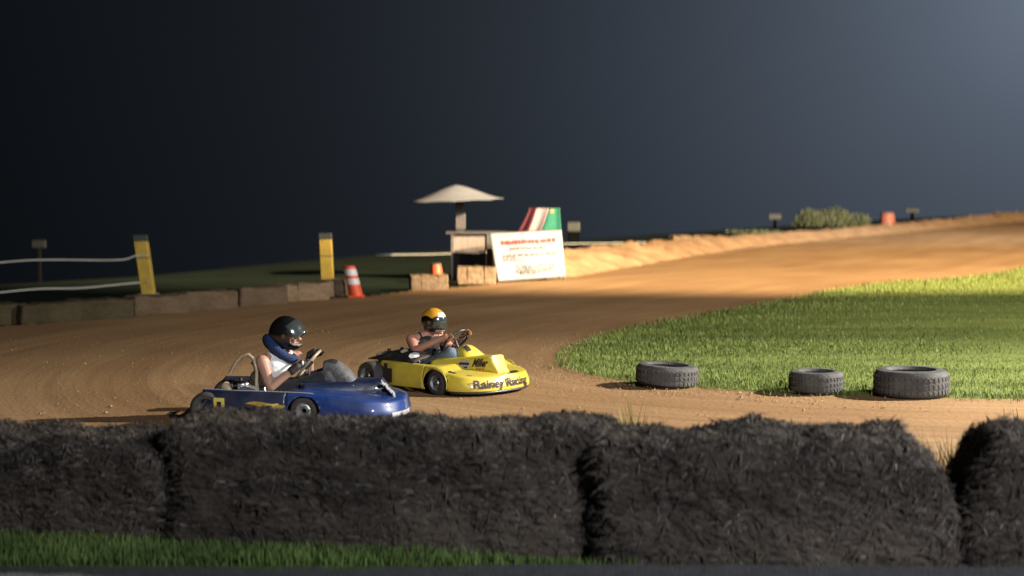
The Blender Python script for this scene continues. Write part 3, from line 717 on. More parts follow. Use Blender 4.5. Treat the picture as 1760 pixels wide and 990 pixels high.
# ------------------------------------------------------------------ karts
def glyphs(text, height, font_shear=0.0, bold=0.0):
    cu = bpy.data.curves.new('glyphs', 'FONT'); cu.body = text; cu.size = 1; cu.shear = font_shear; cu.offset = bold; cu.resolution_u = 3
    ob = bpy.data.objects.new('glyphs', cu); C.objects.link(ob)
    dg = bpy.context.evaluated_depsgraph_get(); dg.update(); me = bpy.data.meshes.new_from_object(ob.evaluated_get(dg))
    bm = bmesh.new(); bm.from_mesh(me)
    bmesh.ops.triangulate(bm, faces=bm.faces); bmesh.ops.subdivide_edges(bm, edges=[e for e in bm.edges if e.calc_length() > .12], cuts=3)
    bmesh.ops.triangulate(bm, faces=[f for f in bm.faces if len(f.verts) > 3])
    vs = [v.co.copy() for v in bm.verts]; fs = [tuple(v.index for v in f.verts) for f in bm.faces]; bm.free()
    bpy.data.objects.remove(ob); bpy.data.curves.remove(cu); bpy.data.meshes.remove(me)
    x0 = min(v.x for v in vs); x1 = max(v.x for v in vs); y0 = min(v.y for v in vs); y1 = max(v.y for v in vs)
    return [((v.x - x0) / (x1 - x0), (v.y - y0) / (y1 - y0)) for v in vs], fs, (x1 - x0) / (y1 - y0)

class Body:                                       # analytic kart bodywork, x forward, y left
    def __init__(s, fa, tip, Wd=.58, arch=.165): s.arch = arch; s.fa = fa; s.tip = tip; s.W = Wd; s.x0 = tip - .40
    def w(s, x):
        if x <= s.x0: return s.W * (.90 + .10 * sm(-.1, .35, x))
        return s.W * max(0, 1 - ((x - s.x0) / (s.tip - s.x0)) ** 2.5) ** (1 / 2.5)
    def zs(s, x): return lerp_tab([(-.2, .315), (.2, .305), (.45, .30), (s.fa, .285), (s.x0, .235), (s.tip, .19)], x)
    def zb(s, x): return .055
    def pt(s, x, q, side):                        # q 0..1: bottom edge, up the side, over the deck to the centre line
        w, zs, zb = s.w(x), s.zs(x), s.zb(x)
        if q <= .5:
            t = q / .5; z = zb + (zs - .035 - zb) * t; y = w * (1 + .03 * math.sin(t * math.pi)) - .012 * t
        elif q <= .62:
            a = (q - .5) / .12 * math.pi / 2; z = zs - .035 + .035 * math.sin(a); y = w - .012 - .045 * (1 - math.cos(a)) * min(1, w / .2)
        else:
            t = (q - .62) / .38; y = (w - .057 * min(1, w / .2)) * (1 - t); z = zs + .02 * math.sin(t * math.pi / 2) * sm(.6, .9, x) - .02 * math.sin(t * 3.14) * (1 - sm(.6, .9, x))
        nf = sm(s.x0 - .05, s.tip, x); xx = x - .30 * nf * max(0, z - .09)
        return Vector((xx, side * max(y, 0), z))
    def stations(s):
        a = list(np.linspace(-.16, s.x0, 62)); b = [s.x0 + (s.tip - s.x0) * math.sin(t) for t in np.linspace(0, math.pi / 2, 30)[1:]]
        return a + b
    def mesh(s, side, lo, hi, cock=.70, lip=.735, arch=None):
        arch = arch or s.arch
        xs = [x for x in s.stations() if lo <= x <= hi]; qs = list(np.linspace(0, .5, 15)) + list(np.linspace(.5, .62, 6))[1:] + list(np.linspace(.62, 1, 14))[1:]
        P = [[s.pt(x, q, side) for q in qs] for x in xs]; mb = MB(); nv = len(qs); vs = []; ins = []
        for i, x in enumerate(xs):
            for j, q in enumerate(qs):
                p = P[i][j]; dx, dz = x - s.fa, p.z - .12; r = math.hypot(dx, dz); k = q <= .5 and r < arch
                vs.append(p); ins.append(k)
        fs = []
        for i in range(len(xs) - 1):
            for j in range(nv - 1):
                f = (i * nv + j, (i + 1) * nv + j, (i + 1) * nv + j + 1, i * nv + j + 1)
                if all(ins[v] for v in f): continue
                if xs[i] < cock and qs[j] > lip: continue
                fs.append(f)
        for v, k in enumerate(ins):
            if k:
                p = vs[v]; dx, dz = p.x - s.fa, p.z - .12; r = math.hypot(dx, dz) + 1e-6; p.x = s.fa + dx / r * arch; p.z = max(.055, .12 + dz / r * arch)
        return mb.add(vs, fs)
    def side_decal(s, mb, uv, fs, x0, x1, z0, z1, side=-1, off=.008):
        vs = []
        for u, v in uv:
            x = x0 + (x1 - x0) * u; z = z0 + (z1 - z0) * v; vs.append(Vector((x, side * (s.w(x) * 1.03 + off), z)))
        return mb.add(vs, fs)
    def nose_decal(s, mb, uv, fs, a0, a1, z0, z1, off=.009):
        # a = arc length fraction over the nose from the right flank to the left flank
        xs = s.stations(); xs = [x for x in xs if x > s.fa + .17]
        pts = [s.pt(x, .3, -1) for x in xs] + [s.pt(x, .3, 1) for x in reversed(xs)]
        acc = [0]
        for p, q in zip(pts[:-1], pts[1:]): acc.append(acc[-1] + (Vector((q.x, q.y)) - Vector((p.x, p.y))).length)
        T = acc[-1]; vs = []
        for u, v in uv:
            a = (a0 + (a1 - a0) * u) * T; z = z0 + (z1 - z0) * v
            x = float(np.interp(a, acc, [p.x for p in pts])); y = float(np.interp(a, acc, [p.y for p in pts]))
            e = .01; x2 = float(np.interp(a + e, acc, [p.x for p in pts])); y2 = float(np.interp(a + e, acc, [p.y for p in pts]))
            t = Vector((x2 - x, y2 - y, 0)).normalized(); n = Vector((t.y, -t.x, 0)); zz = z - .14
            vs.append(Vector((x, y, z)) + n * off - n * max(0, zz) * .22 + n * max(0, -zz) * .12)
        return mb.add(vs, fs)
def disc(n=20, wob=0.0):
    return [(.5, .5)] + [(.5 + .5 * math.cos(2 * math.pi * k / n) * (1 + wob * math.sin(k * 2.3)), .5 + .5 * math.sin(2 * math.pi * k / n) * (1 + wob * math.cos(k * 1.7))) for k in range(n)], [(0, k + 1, (k + 1) % n + 1) for k in range(n)]
def quadgrid(n=6, m=3):
    return [(i / n, j / m) for i in range(n + 1) for j in range(m + 1)], [(i * (m + 1) + j, (i + 1) * (m + 1) + j, (i + 1) * (m + 1) + j + 1, i * (m + 1) + j + 1) for i in range(n) for j in range(m)]

def wheel(root, x, y, r, wd, steer=0):
    e = MB().lathe([(.028, -wd * .4), (.032, wd * .3), (.02, wd * .42)], (0, 0, 0), (0, -1, 0), 16).build('wheel', M['alu'], root, loc=(x, y, r)); e.rotation_euler = (0, 0, steer)
    sd = 1 if y < 0 else -1
    pr = [(r * .58, -wd * .42), (r * .62, -wd * .5), (r * .82, -wd * .52), (r * .94, -wd * .46), (r, -wd * .34), (r, wd * .34), (r * .94, wd * .46), (r * .82, wd * .52), (r * .62, wd * .5), (r * .58, wd * .42)]
    MB().lathe(pr, (0, 0, 0), (0, -1, 0), 40).build('tyre', M['tyre'], e)
    rim = MB().lathe([(r * .6, -wd * .46), (r * .57, -wd * .40), (r * .50, -wd * .1), (r * .50, wd * .1), (r * .57, wd * .40), (r * .6, wd * .46)], (0, 0, 0), (0, -1, 0), 32)
    rim.lathe([(.03, wd * .16), (r * .30, wd * .20), (r * .51, wd * .12)], (0, 0, 0), (0, -sd, 0), 24)
    for k in range(3):
        a = 2 * math.pi * k / 3; rim.ell((.045 * math.cos(a), -sd * wd * .24, .045 * math.sin(a)), (.010, .012, .010), 8)
    rim.build('rim', M['alu'], e)

def hood_mb(s0, s1, s2, w0, w1, z0, z1, z2, top_in=.70):
    st = list(np.linspace(0, 1, 16)); P = []
    for t in st:
        x = s0 + (s1 - s0) * t; wv = w0 + (w1 - w0) * t; z = z0 + (z1 - z0) * t; P.append((x, wv, z))
    for t in np.linspace(0, 1, 10)[1:]:
        P.append((s1 + (s2 - s1) * t, w1 * (1 - .25 * t), z1 + (z2 - z1) * (t ** .8)))
    G_ = []
    for x, wv, z in P:
        row = []; zl = .215
        prof = [(-1.0, 0), (-.95, .45), (-.88, .82), (-.80, .95), (-.68, 1.0), (-.3, 1.03), (0, 1.035), (.3, 1.03), (.68, 1.0), (.80, .95), (.88, .82), (.95, .45), (1.0, 0)]
        for f, h in prof: row.append(Vector((x, f * wv, zl + (max(z, zl + .004) - zl) * h if z > zl else z - .04 * (1 - h))))
        G_.append(row)
    return MB().grid(G_)

def build_kart(root, K, col, dark, spec):
    b = K
    # undertray and frame
    MB().box((.62, 0, .045), (1.25, .56, .012)).build('floor_pan', M['black'], root, smooth=False)
    fr = MB()
    for sy in (-1, 1):
        fr.tube([(-.12, .33 * sy, .07), (.3, .31 * sy, .055), (.75, .27 * sy, .055), (K.tip - .25, .22 * sy, .075)], .015, 8)
        fr.tube([(.12, .33 * sy, .06), (.16, .52 * sy, .08), (.66, .52 * sy, .08), (.72, .27 * sy, .06)], .012, 8)
    fr.tube([(-.12, -.33, .07), (-.12, .33, .07)], .015, 8); fr.tube([(K.fa, -.40, .075), (K.fa, .40, .075)], .015, 8)
    fr.tube([(K.tip - .12, -.30, .075), (K.tip - .06, 0, .075), (K.tip - .12, .30, .075)], .013, 8)
    fr.build('frame', M['steel'], root)
    MB().tube([(0, -.60, .14), (0, .60, .14)], .02, 12).build('axle', M['steel'], root)
    MB().tube([(-.14, -.33, .10), (-.17, -.3, .13), (-.17, .3, .13), (-.14, .33, .10)], .016, 8).build('rear_bumper', M['black'], root)
    for y in (-spec['ry'], spec['ry']): wheel(root, 0, y, .145, .19)
    for y in (-.505, .505): wheel(root, K.fa, y, .128, .12, spec.get('steer', 0))
    # bodywork
    split = min(K.stations(), key=lambda x: abs(x - (K.fa - K.arch - .01)))
    sol = [('SOLIDIFY', dict(thickness=.006, offset=-1))]
    side = {}
    for sy in (-1, 1): side[sy] = K.mesh(sy, spec.get('lo', -.17), split).build('side_panel', [dark if spec.get('dark_sides') else col], root, mods=sol)
    nose = MB(); nose.add(*(lambda m: (m.v, m.f))(K.mesh(-1, split, K.tip))); nose.add(*(lambda m: (m.v, m.f))(K.mesh(1, split, K.tip)))
    nose = nose.build('nose', col, root, mods=sol)
    # black splitter under the nose
    sp = []
    for x in [x for x in K.stations() if x > K.fa + .18]: sp.append(K.pt(x, 0, -1))
    arc = [Vector((p.x - .015, p.y * .97, .042)) for p in sp] + [Vector((p.x - .015, -p.y * .97, .042)) for p in reversed(sp[:-1])]
    MB().tube(arc, .014, 8).build('splitter', M['black'], root)
    hood = hood_mb(*spec['hood']).build('hood', spec['hoodcol'], root, mods=sol)
    # seat
    P = []
    for i in range(15):
        t = i / 14
        if t < .5: bx, bz = .44 - .30 * (t / .5), .07 + .02 * (t / .5)
        else: q = (t - .5) / .5; bx, bz = .14 - .13 * q + spec['seatx'], .09 + .40 * q
        if t < .5: bx += spec['seatx'] * 1.0
        row = []
        for j in range(13):
            a = -1 + j / 6; wv = .19 * (1 - .12 * max(0, t - .6) / .4); rise = .17 * abs(a) ** 2.6 * (1 - .2 * t)
            row.append(Vector((bx + (rise * .85 if t > .5 else rise * .1), a * wv, bz + (rise if t <= .5 else rise * .12))))
        P.append(row)
    seat = MB().grid(P).build('seat', M['black'], root, mods=[('SOLIDIFY', dict(thickness=.008)), ('SUBSURF', dict(levels=1))])
    edge = [P[i][12] for i in range(15)]; edge2 = [P[i][0] for i in range(15)]
    MB().tube(edge2 + P[14][1:12] + list(reversed(edge)), .010, 8).build('rim_trim', M['rust'], seat)
    MB().tube(spec['strut'], .017, 10).build('seat_strut', M['rust'], root)
    # steering
    swx, swz = spec['sw']; ax = Vector((-.75, 0, .66)).normalized(); c0 = Vector((swx, 0, swz))
    sw = MB().ring(c0, ax, .155, .014, 36, 8)
    q = ax.to_track_quat('Z', 'Y')
    for a in (0, 2.1, 4.2): sw.tube([c0, c0 + q @ Vector((.15 * math.cos(a + .5), .15 * math.sin(a + .5), 0))], .009, 6)
    sw.build('steering_wheel', spec.get('swmat', M['black']), root)
    MB().tube([c0, (K.fa - .02, 0, .10)], .011, 8).build('steering_column', M['steel'], root)
    # engine on the right side
    ex, ey = spec['engine']; en = MB().box((ex, ey, .15), (.20, .17, .16)).build('engine', M['black'], root, mods=[('BEVEL', dict(width=.02, segments=2))])
    hd = MB()
    for k in range(7): hd.box((ex + .04, ey, .225 + k * .016), (.17, .15, .007), Matrix.Rotation(.3, 3, 'Y'))
    hd.build('cylinder_head', M['alu'], en, smooth=False)
    MB().tube([(ex + .12, ey - .02, .26), (ex + .19, ey - .05, .30), (ex + .22, ey - .06, .22), (ex + .10, ey - .08, .16), (ex - .2, ey - .06, .15)], .017, 10).build('exhaust_pipe', M['chrome'], en)
    MB().lathe([(0.001, .0), (.045, 0), (.05, .02), (.05, .07), (.035, .09), (0.001, .09)], (ex - .13, ey + .02, .27), (-.5, 0, .5), 20).build('air_filter', M['rust'], en)
    MB().ell((ex - .03, ey, .335), (.085, .07, .045), 16).build('fuel_tank', spec.get('tankmat', M['chrome']), en)
    MB().tube([(ex - .03, ey, .37), (ex - .03, ey, .40)], .018, 10).build('filler_cap', M['black'], en)
    return nose, side, hood, seat

def helmet(parent, pos, yaw, pitch, shell, port=(-38, 14), azp=62, vis_up=0, lining=None, size=1.0, stripe=None, chin=None, crown=None, tall=1.0):
    rx, ry, rz = .150 * size, .125 * size, .150 * size * tall
    def pt(az, el, k=1.0):
        a, e_ = R(az), R(el); x = math.cos(e_) * math.cos(a); y = math.cos(e_) * math.sin(a); z = math.sin(e_)
        f = max(0, math.cos(a)) * sm(-10, -38, el); x *= 1 + .20 * f
        z2 = z if z > 0 else z * .98
        return Vector((x * rx * k, y * ry * k * (1 - .10 * sm(-25, -60, el)), z2 * rz * k))
    rot = Matrix.Rotation(yaw, 4, 'Z') @ Matrix.Rotation(pitch, 4, 'Y')
    def place(o): o.matrix_local = Matrix.Translation(pos) @ rot; return o
    def patch(e0, e1, a0, a1, k, ne, na, skip=None):
        vs = []; fs = []
        for i in range(ne + 1):
            for j in range(na + 1): vs.append(pt(a0 + (a1 - a0) * j / na, e0 + (e1 - e0) * i / ne, k))
        for i in range(ne):
            for j in range(na):
                e_ = e0 + (e1 - e0) * (i + .5) / ne; a_ = a0 + (a1 - a0) * (j + .5) / na
                if skip and skip(a_, e_): continue
                v = i * (na + 1) + j; fs.append((v, v + 1, v + na + 2, v + na + 1))
        return MB().add(vs, fs)
    lo, hi = port
    sk = lambda a, e_: abs(a) < azp - max(0, (lo + 12 - e_)) * 1.2 and lo < e_ < hi
    h = place(patch(-56, 90, -180, 180, 1.0, 73, 120, sk).build('helmet', shell, parent, mods=[('SOLIDIFY', dict(thickness=.016, offset=-1)), ('SMOOTH', dict(factor=.5, iterations=2))]))
    sub = lambda mb, nm, m_, mods=[('SOLIDIFY', dict(thickness=.003, offset=1))]: mb.build(nm, m_, h, mods=mods)
    sub(patch(-54, -30, -175, 175, .93, 8, 40), 'lining', lining or M['padding'])
    # visor, hinged at the ears
    vz = patch(lo + 4, hi + 4, -azp - 8, azp + 8, 1.035, 12, 30)
    if vis_up:
        rr = Matrix.Rotation(-R(vis_up), 3, 'Y'); vz.v = [tuple((rr @ Vector(v)) * 1.02 + Vector((.016, 0, .0))) for v in vz.v]
    sub(vz, 'visor', M['visor'])
    for sy in (-1, 1): MB().lathe([(.001, .006), (.018, .006), (.020, 0)], (0.01, sy * ry * 1.03, -.005), (0, sy, 0), 18).build('hinge', M['chrome'], h)
    if crown: sub(patch(6, 89, -180, 180, 1.004, 26, 84, lambda a, e_: e_ < (18 + 8 * math.sin(R(a) * 3 + 1) + 14 * (abs(a) > 150) if abs(a) > 66 else 24)), 'crown_paint', crown)
    if stripe: sub(patch(hi + 5, 46, -48, 48, 1.008, 10, 24), 'brow_paint', stripe)
    if chin: sub(patch(-52, lo - 3, -58, 58, 1.006, 8, 28), 'chin_paint', chin)
    return h

def face_mb(mb, c, yaw):
    """head with brow, nose, lips, chin and ears, facing local +x turned by yaw"""
    rt = Matrix.Rotation(yaw, 3, 'Z'); P = lambda x, y, z: Vector(c) + rt @ Vector((x, y, z))
    mb.ell(c, (.098, .078, .118), 20, rt); mb.ell(P(.035, 0, -.062), (.062, .055, .055), 14, rt)
    mb.caps(P(.092, 0, .012), P(.122, 0, -.026), .010, .016, 10); mb.ell(P(.112, .013, -.030), (.012, .009, .009), 8); mb.ell(P(.112, -.013, -.030), (.012, .009, .009), 8)
    mb.ell(P(.088, 0, .024), (.018, .050, .012), 12, rt)
    mb.ell(P(.098, 0, -.055), (.012, .024, .006), 10, rt); mb.ell(P(.096, 0, -.066), (.012, .022, .007), 10, rt); mb.ell(P(.088, 0, -.095), (.022, .024, .018), 10, rt)
    for s_ in (-1, 1): mb.ell(P(0, s_ * .08, -.01), (.022, .012, .032), 10, rt); mb.ell(P(.062, s_ * .04, -.03), (.030, .022, .026), 10, rt)
def eyes(parent, c, yaw):
    rt = Matrix.Rotation(yaw, 3, 'Z')
    for s_ in (-1, 1): MB().ell(Vector(c) + rt @ Vector((.087, s_ * .034, .002)), (.010, .016, .009), 10, rt).build('eye', M['ink'], parent)
def hand_mb(mb, wrist, grip, wheel_c, axis, left=False, scale=1.0):
    """palm, four bent fingers and a thumb closed round the wheel rim at 'grip'"""
    w = Vector(wrist); g = Vector(grip); d = (g - w).normalized(); rad = (g - Vector(wheel_c)).normalized(); ax = Vector(axis).normalized()
    tang = ax.cross(rad).normalized()
    palm0 = w + d * .02; palmc = g - d * .028 * scale - ax * -.022
    mb.caps(w, palmc, .026 * scale, .030 * scale, 12)
    mb.ell(palmc, (.036, .030, .030), 12)
    for i, (o_, ln) in enumerate(((-.033, .9), (-.011, 1.05), (.011, 1.0), (.032, .8))):
        k0 = palmc + tang * o_ + d * .022; k1 = g + tang * o_ * 1.05 + d * .014 * ln + ax * .020; k2 = g + tang * o_ + rad * .012 - ax * .020 + d * .018; k3 = g + tang * o_ - ax * .022 - d * .010
        mb.caps(k0, k1, .0105, .0098, 8); mb.caps(k1, k2, .0098, .009, 8); mb.caps(k2, k3, .009, .008, 8)
    sgn = -1 if left else 1
    t0 = palmc + tang * -.028 * sgn; t1 = g + tang * -.046 * sgn - rad * .014 + ax * .012; t2 = g + tang * -.042 * sgn - rad * .022 - ax * .010
    mb.caps(t0, t1, .013, .011, 8); mb.caps(t1, t2, .011, .0095, 8)

def driver(label, root_loc, rz, J, cloth, skin_m, face_yaw, gloves, bulk=1.0):
    o = None
    b = MB(); seg = lambda m_, a, c_, ra, rb: m_.caps(Vector(J[a]), Vector(J[c_]), ra, rb, 14)
    # torso
    def torso(m_, e=0.0, sh=True):
        m_.ell(J['hip'], (.125 + e, .165 + e, .105 + e), 18); m_.ell(J['belly'], (.115 * bulk + e, .150 + e, .12 + e), 18); m_.ell(J['chest'], (.112 * bulk + e, .165 + e, .135 + e), 18)
        m_.caps(J['hip'], J['belly'], .11 + e, .11 + e); m_.caps(J['belly'], J['chest'], .11 + e, .115 + e)
    torso(b)
    for s_ in ('r', 'l'):
        b.caps(J['chest'], J['sh' + s_], .085, .062); b.caps(J['neck'], J['sh' + s_], .048, .050)
        b.caps(J['sh' + s_], J['el' + s_], .060, .044); b.caps(J['el' + s_], J['wr' + s_], .044, .029)
        b.caps(J['hip'], J['hp' + s_], .10, .10); b.caps(J['hp' + s_], J['kn' + s_], .088, .062); b.caps(J['kn' + s_], J['an' + s_], .058, .040); b.caps(J['an' + s_], J['to' + s_], .040, .030)
        b.ell((Vector(J['kn' + s_]) * .62 + Vector(J['an' + s_]) * .38), (.055, .055, .055), 10)
    b.caps(J['chest'], J['neck'], .07, .056); b.caps(J['neck'], J['head'], .056, .06)
    face_mb(b, J['head'], face_yaw)
    ax = Vector((-.75, 0, .66))
    if not gloves:
        hand_mb(b, J['wrr'], J['gr'], J['swc'], ax); hand_mb(b, J['wrl'], J['gl'], J['swc'], ax, True)
    o = b.build('person', skin_m, None, mods=remesh(.0055, 2)); o.location = root_loc; o.rotation_euler = (0, 0, rz)
    tag(o, label, 'person')
    t = MB(); torso(t, .010)
    for s_ in ('r', 'l'):
        m_ = Vector(J['chest']).lerp(Vector(J['sh' + s_]), .62); t.caps(J['chest'], m_, .098, .070)
        m2 = Vector(J['neck']).lerp(Vector(J['sh' + s_]), .55); t.caps(m_, m2, .066, .052)
    t.build('tank_top', cloth[0], o, mods=remesh(.008, 4))
    p = MB()
    p.ell(J['hip'], (.138, .178, .115), 18)
    for s_ in ('r', 'l'):
        p.caps(J['hip'], J['hp' + s_], .115, .115); p.caps(J['hp' + s_], J['kn' + s_], .105, .080); p.caps(J['kn' + s_], J['an' + s_], .074, .062)
        sh = MB().caps(Vector(J['an' + s_]) + Vector((-.02, 0, -.01)), J['to' + s_], .052, .044).build('shoe', M['black'], o, mods=remesh(.008, 3))
    p.build('jeans', cloth[1], o, mods=remesh(.008, 3))
    eyes(o, J['head'], face_yaw)
    if gloves:
        for s_, l_ in (('r', False), ('l', True)):
            g = MB(); hand_mb(g, J['wr' + s_], J['g' + s_], J['swc'], ax, l_, 1.12); g.caps(J['wr' + s_], Vector(J['wr' + s_]).lerp(Vector(J['el' + s_]), .22), .036, .040)
            go = g.build('glove', gloves, o, mods=remesh(.0045, 2))
            bk = Vector(J['g' + s_]) - (Vector(J['g' + s_]) - Vector(J['wr' + s_])).normalized() * .03 + Vector((-.01, -.03 if s_ == 'r' else .03, .022))
            MB().ell(bk, (.010, .012, .022), 10).build('patch', M['white'], go)
    return o

# ---- blue kart
th = R(1.5); rr = Vector(((350 - 880) / 196.0, 14.28, 0)); loc = rr + Vector((-math.sin(-th) * 0, 0, 0))
left = Vector((math.sin(th), math.cos(th), 0)); loc = rr + left * .58
bk = thing('racing_kart', 'dark blue racing kart with a yellow number plate on its side', 'kart', loc, -th, 'racing karts on the dirt bend')
KB = Body(.87, 1.76, .61, .145)
nose, side, hood, seat = build_kart(bk, KB, M['blue'], M['dblue'], dict(dark_sides=True, ry=.49, lo=-.05, hood=(.80, 1.50, 1.64, .36, .17, .335, .345, .215), hoodcol=M['dblue'], seatx=.30,
    strut=[(.14, -.20, .41), (.20, -.19, .52), (.25, -.18, .575), (.31, -.18, .585), (.36, -.18, .54), (.385, -.19, .44), (.38, -.2, .28)], sw=(.83, .485), engine=(.30, -.36), swmat=M['rust'], tankmat=M['chrome']))
MB().tube([KB.pt(x, .60, -1) + Vector((0, -.002, .004)) for x in np.linspace(-.03, .95, 20)], .0045, 6).build('edge_highlight', M['silver'], side[-1])  # silver tube stands in for light catching the panel lip
fp_ = MB(); uv, fs = quadgrid(6, 6); KB.side_decal(fp_, uv, fs, .075, .175, .145, .245); plate = fp_.build('number_plate', M['plateyellow'], side[-1], smooth=False)
g_uv, g_fs, _ = glyphs('1', 1, 0, .03); m_ = MB(); KB.side_decal(m_, g_uv, g_fs, .105, .145, .150, .212, off=.012); m_.build('number', M['ink'], plate, smooth=False)
def flame_shape(mb, body, x0, x1, z0, z1, off, seed, nn=26):
    r = random.Random(seed); top = []; bot = []
    for i in range(nn + 1):
        t = i / nn; th_ = math.sin(t * math.pi) ** .7 * (.45 + .55 * t); cz = .5 + .18 * math.sin(t * 5 + seed)
        top.append((t, cz + th_ * .42)); bot.append((t, cz - th_ * .30))
    uv = [p for k in range(nn + 1) for p in (bot[k], top[k])]; fs = [(2 * k, 2 * k + 2, 2 * k + 3, 2 * k + 1) for k in range(nn)]
    body.side_decal(mb, uv, fs, x0, x1, z0, z1, off=off)
m_ = MB(); flame_shape(m_, KB, .36, .72, .13, .235, .008, 1); fl = m_.build('flame_decal', M['flame'], side[-1], smooth=False)
m_ = MB(); flame_shape(m_, KB, .54, .66, .165, .215, .012, 2.2); m_.build('flame_core', M['plateyellow'], fl, smooth=False)
m_ = MB(); flame_shape(m_, KB, .50, .60, .15, .19, .0125, 3); m_.build('flame_core', M['ink'], fl, smooth=False)
# silver scribble decal on the front of the hood, pale blocks low on the nose
m_ = MB()
for k in range(7):
    z = .335 - k * .018; m_.box((1.515 + (.345 - z) * .95, -.20 + (k % 3) * .03, z), (.035, .10, .009), Matrix.Rotation(.9, 3, 'Y') @ Matrix.Rotation(.3 * (-1) ** k, 3, 'Z'))
m_.build('nose_number', M['silver'], hood, smooth=False)
m_ = MB(); uv, fs = quadgrid(10, 3); KB.nose_decal(m_, uv, fs, .27, .44, .065, .105); m_.build('nose_sticker', M['silver'], nose, smooth=False)
m_ = MB(); uv, fs = disc(16, .1); m_.add([Vector((.93 + .10 * (u - .5) * 1.6, -.375 + .0 * u, .275 + .05 * (v - .5))) for u, v in uv], fs); m_.build('hood_sticker', M['blue'], hood, smooth=False)

P = []
for i in range(19):
    t = i / 18; x = .97 + .30 * t; zt_ = .31 + .215 * math.sin(math.pi * min(1, .36 + t * .62)) ** .8; w_ = .15 + .07 * t; row = []
    for j in range(15):
        a = -1 + j / 7; row.append(Vector((x, a * w_, .31 + (zt_ - .31) * max(0, 1 - abs(a) ** 2.8))))
    P.append(row)
fb = MB().grid(P).build('steering_fairing', mat('scuffed_grey_plastic', (.10, .10, .105), .5, var=.5, scale=9, bump=.3), bk, mods=[('SOLIDIFY', dict(thickness=.006))])
MB().add([P[3 + int(round(u * 5))][4 + int(round(v * 3))] + Vector((-.004, -.004, .006)) for u, v in quadgrid(3, 3)[0]], quadgrid(3, 3)[1]).build('fairing_mark', M['black'], fb, smooth=False)
J = dict(hip=(.42, 0, .20), belly=(.43, 0, .33), chest=(.51, -.01, .455), neck=(.555, .0, .585), head=(.628, .005, .735),
         shr=(.43, -.17, .52), elr=(.52, -.25, .30), wrr=(.715, -.22, .385), gr=(.83, -.12, .415),
         shl=(.70, .13, .53), ell=(.80, .22, .38), wrl=(.84, .19, .47), gl=(.92, .13, .555),
         hpr=(.52, -.09, .19), knr=(1.0, -.12, .36), anr=(1.30, -.14, .13), tor=(1.40, -.14, .19), hpl=(.52, .09, .19), knl=(1.02, .12, .38), anl=(1.32, .14, .13), tol=(1.42, .14, .19), swc=(.83, 0, .485))
# grips on the actual rim
def rimpt(c, ang, r=.155):
    q = Vector((-.75, 0, .66)).normalized().to_track_quat('Z', 'Y'); best = None
    for k in range(72):
        a = 2 * math.pi * k / 72; p = Vector(c) + q @ Vector((r * math.cos(a), r * math.sin(a), 0)); cr = math.atan2(p.z - c[2], p.y - c[1])
        d = abs((cr - ang + math.pi) % (2 * math.pi) - math.pi)
        if best is None or d < best[0]: best = (d, p)
    return best[1]
J['gr'] = rimpt((.83, 0, .485), R(178)); J['wrr'] = J['gr'] + Vector((-.085, -.05, -.015)); J['gl'] = rimpt((.83, 0, .485), R(40)); J['wrl'] = J['gl'] + Vector((-.085, .03, -.02))
p1 = driver('person in black helmet, blue collar and white tank top driving the blue kart', loc, -th, J, (M['tank'], M['jeans']), M['skin'], 0.0, M['glove'], 1.22)
helmet(p1, Vector((.618, .005, .752)), -.06, .04, M['helmet_black'], port=(-34, 18), vis_up=40, size=1.04, tall=1.10)
# neck collar: a thick ring, low at the front
cb = []
for k in range(25):
    a = 2 * math.pi * k / 24; cb.append(Vector((.575 + .118 * math.cos(a), .112 * math.sin(a), .618 - .088 * math.cos(a) - .02 * math.sin(a) ** 2)))
MB().tube(cb, [.045 + .008 * math.cos(2 * math.pi * k / 24 + math.pi) + .003 * math.sin(k * 2.7) for k in range(25)], 12, cap=False).build('neck_collar', M['brace'], p1)

# ---- yellow kart
th = R(39); h_ = Vector((math.cos(th), -math.sin(th), 0)); left = Vector((math.sin(th), math.cos(th), 0))
rr = Vector((-1.462, 16.85, 0)); loc = rr + left * .58
yk = thing('racing_kart', 'yellow racing kart with black lettering across its nose', 'kart', loc, -th, 'racing karts on the dirt bend')
KY = Body(.88, 1.39, .565)
nose, side, hood, seat = build_kart(yk, KY, M['yellow'], M['yellow'], dict(ry=.56, lo=.06, hood=(.60, 1.22, 1.31, .36, .12, .335, .385, .215), hoodcol=M['yellow'], seatx=.10,
    strut=[(.0, -.12, .40), (.04, -.12, .30), (.10, -.14, .12)], sw=(.66, .50), engine=(.02, -.30), steer=-.05, tankmat=M['black']))
g_uv, g_fs, asp = glyphs('Rainey Racing', 1, 0, .028); m_ = MB(); KY.nose_decal(m_, g_uv, g_fs, .18, .71, .060, .172); m_.build('nose_lettering', M['ink'], nose, smooth=False)
# round badge, script and marks
def hood_side_decal(name, uv, fs, x0, x1, z0, z1, m_mat, par, sgn=-1, off=.008):
    s0, s1, w0, w1 = .60, 1.22, .36, .12; vs = []
    for u, v in uv:
        x = x0 + (x1 - x0) * u; z = z0 + (z1 - z0) * v; t = (x - s0) / (s1 - s0); w_ = w0 + (w1 - w0) * t; zt_ = .335 + .05 * t; hfr = (z - .215) / (zt_ - .215)
        f = np.interp(hfr, [0, .45, .82, .95, 1], [1, .95, .88, .80, .68]); vs.append(Vector((x, sgn * (w_ * f + off), z + .002)))
    return MB().add(vs, fs).build(name, m_mat, par, smooth=False)
uv, fs = disc(24); bd = hood_side_decal('badge', uv, fs, .90, 1.02, .24, .335, M['silver'], hood)
uv, fs = quadgrid(6, 2); hood_side_decal('badge_band', uv, fs, .91, 1.01, .285, .31, M['fred'], bd, off=.012)
uv, fs = quadgrid(6, 2); hood_side_decal('badge_band', uv, fs, .925, .995, .252, .270, M['dblue'], bd, off=.012)
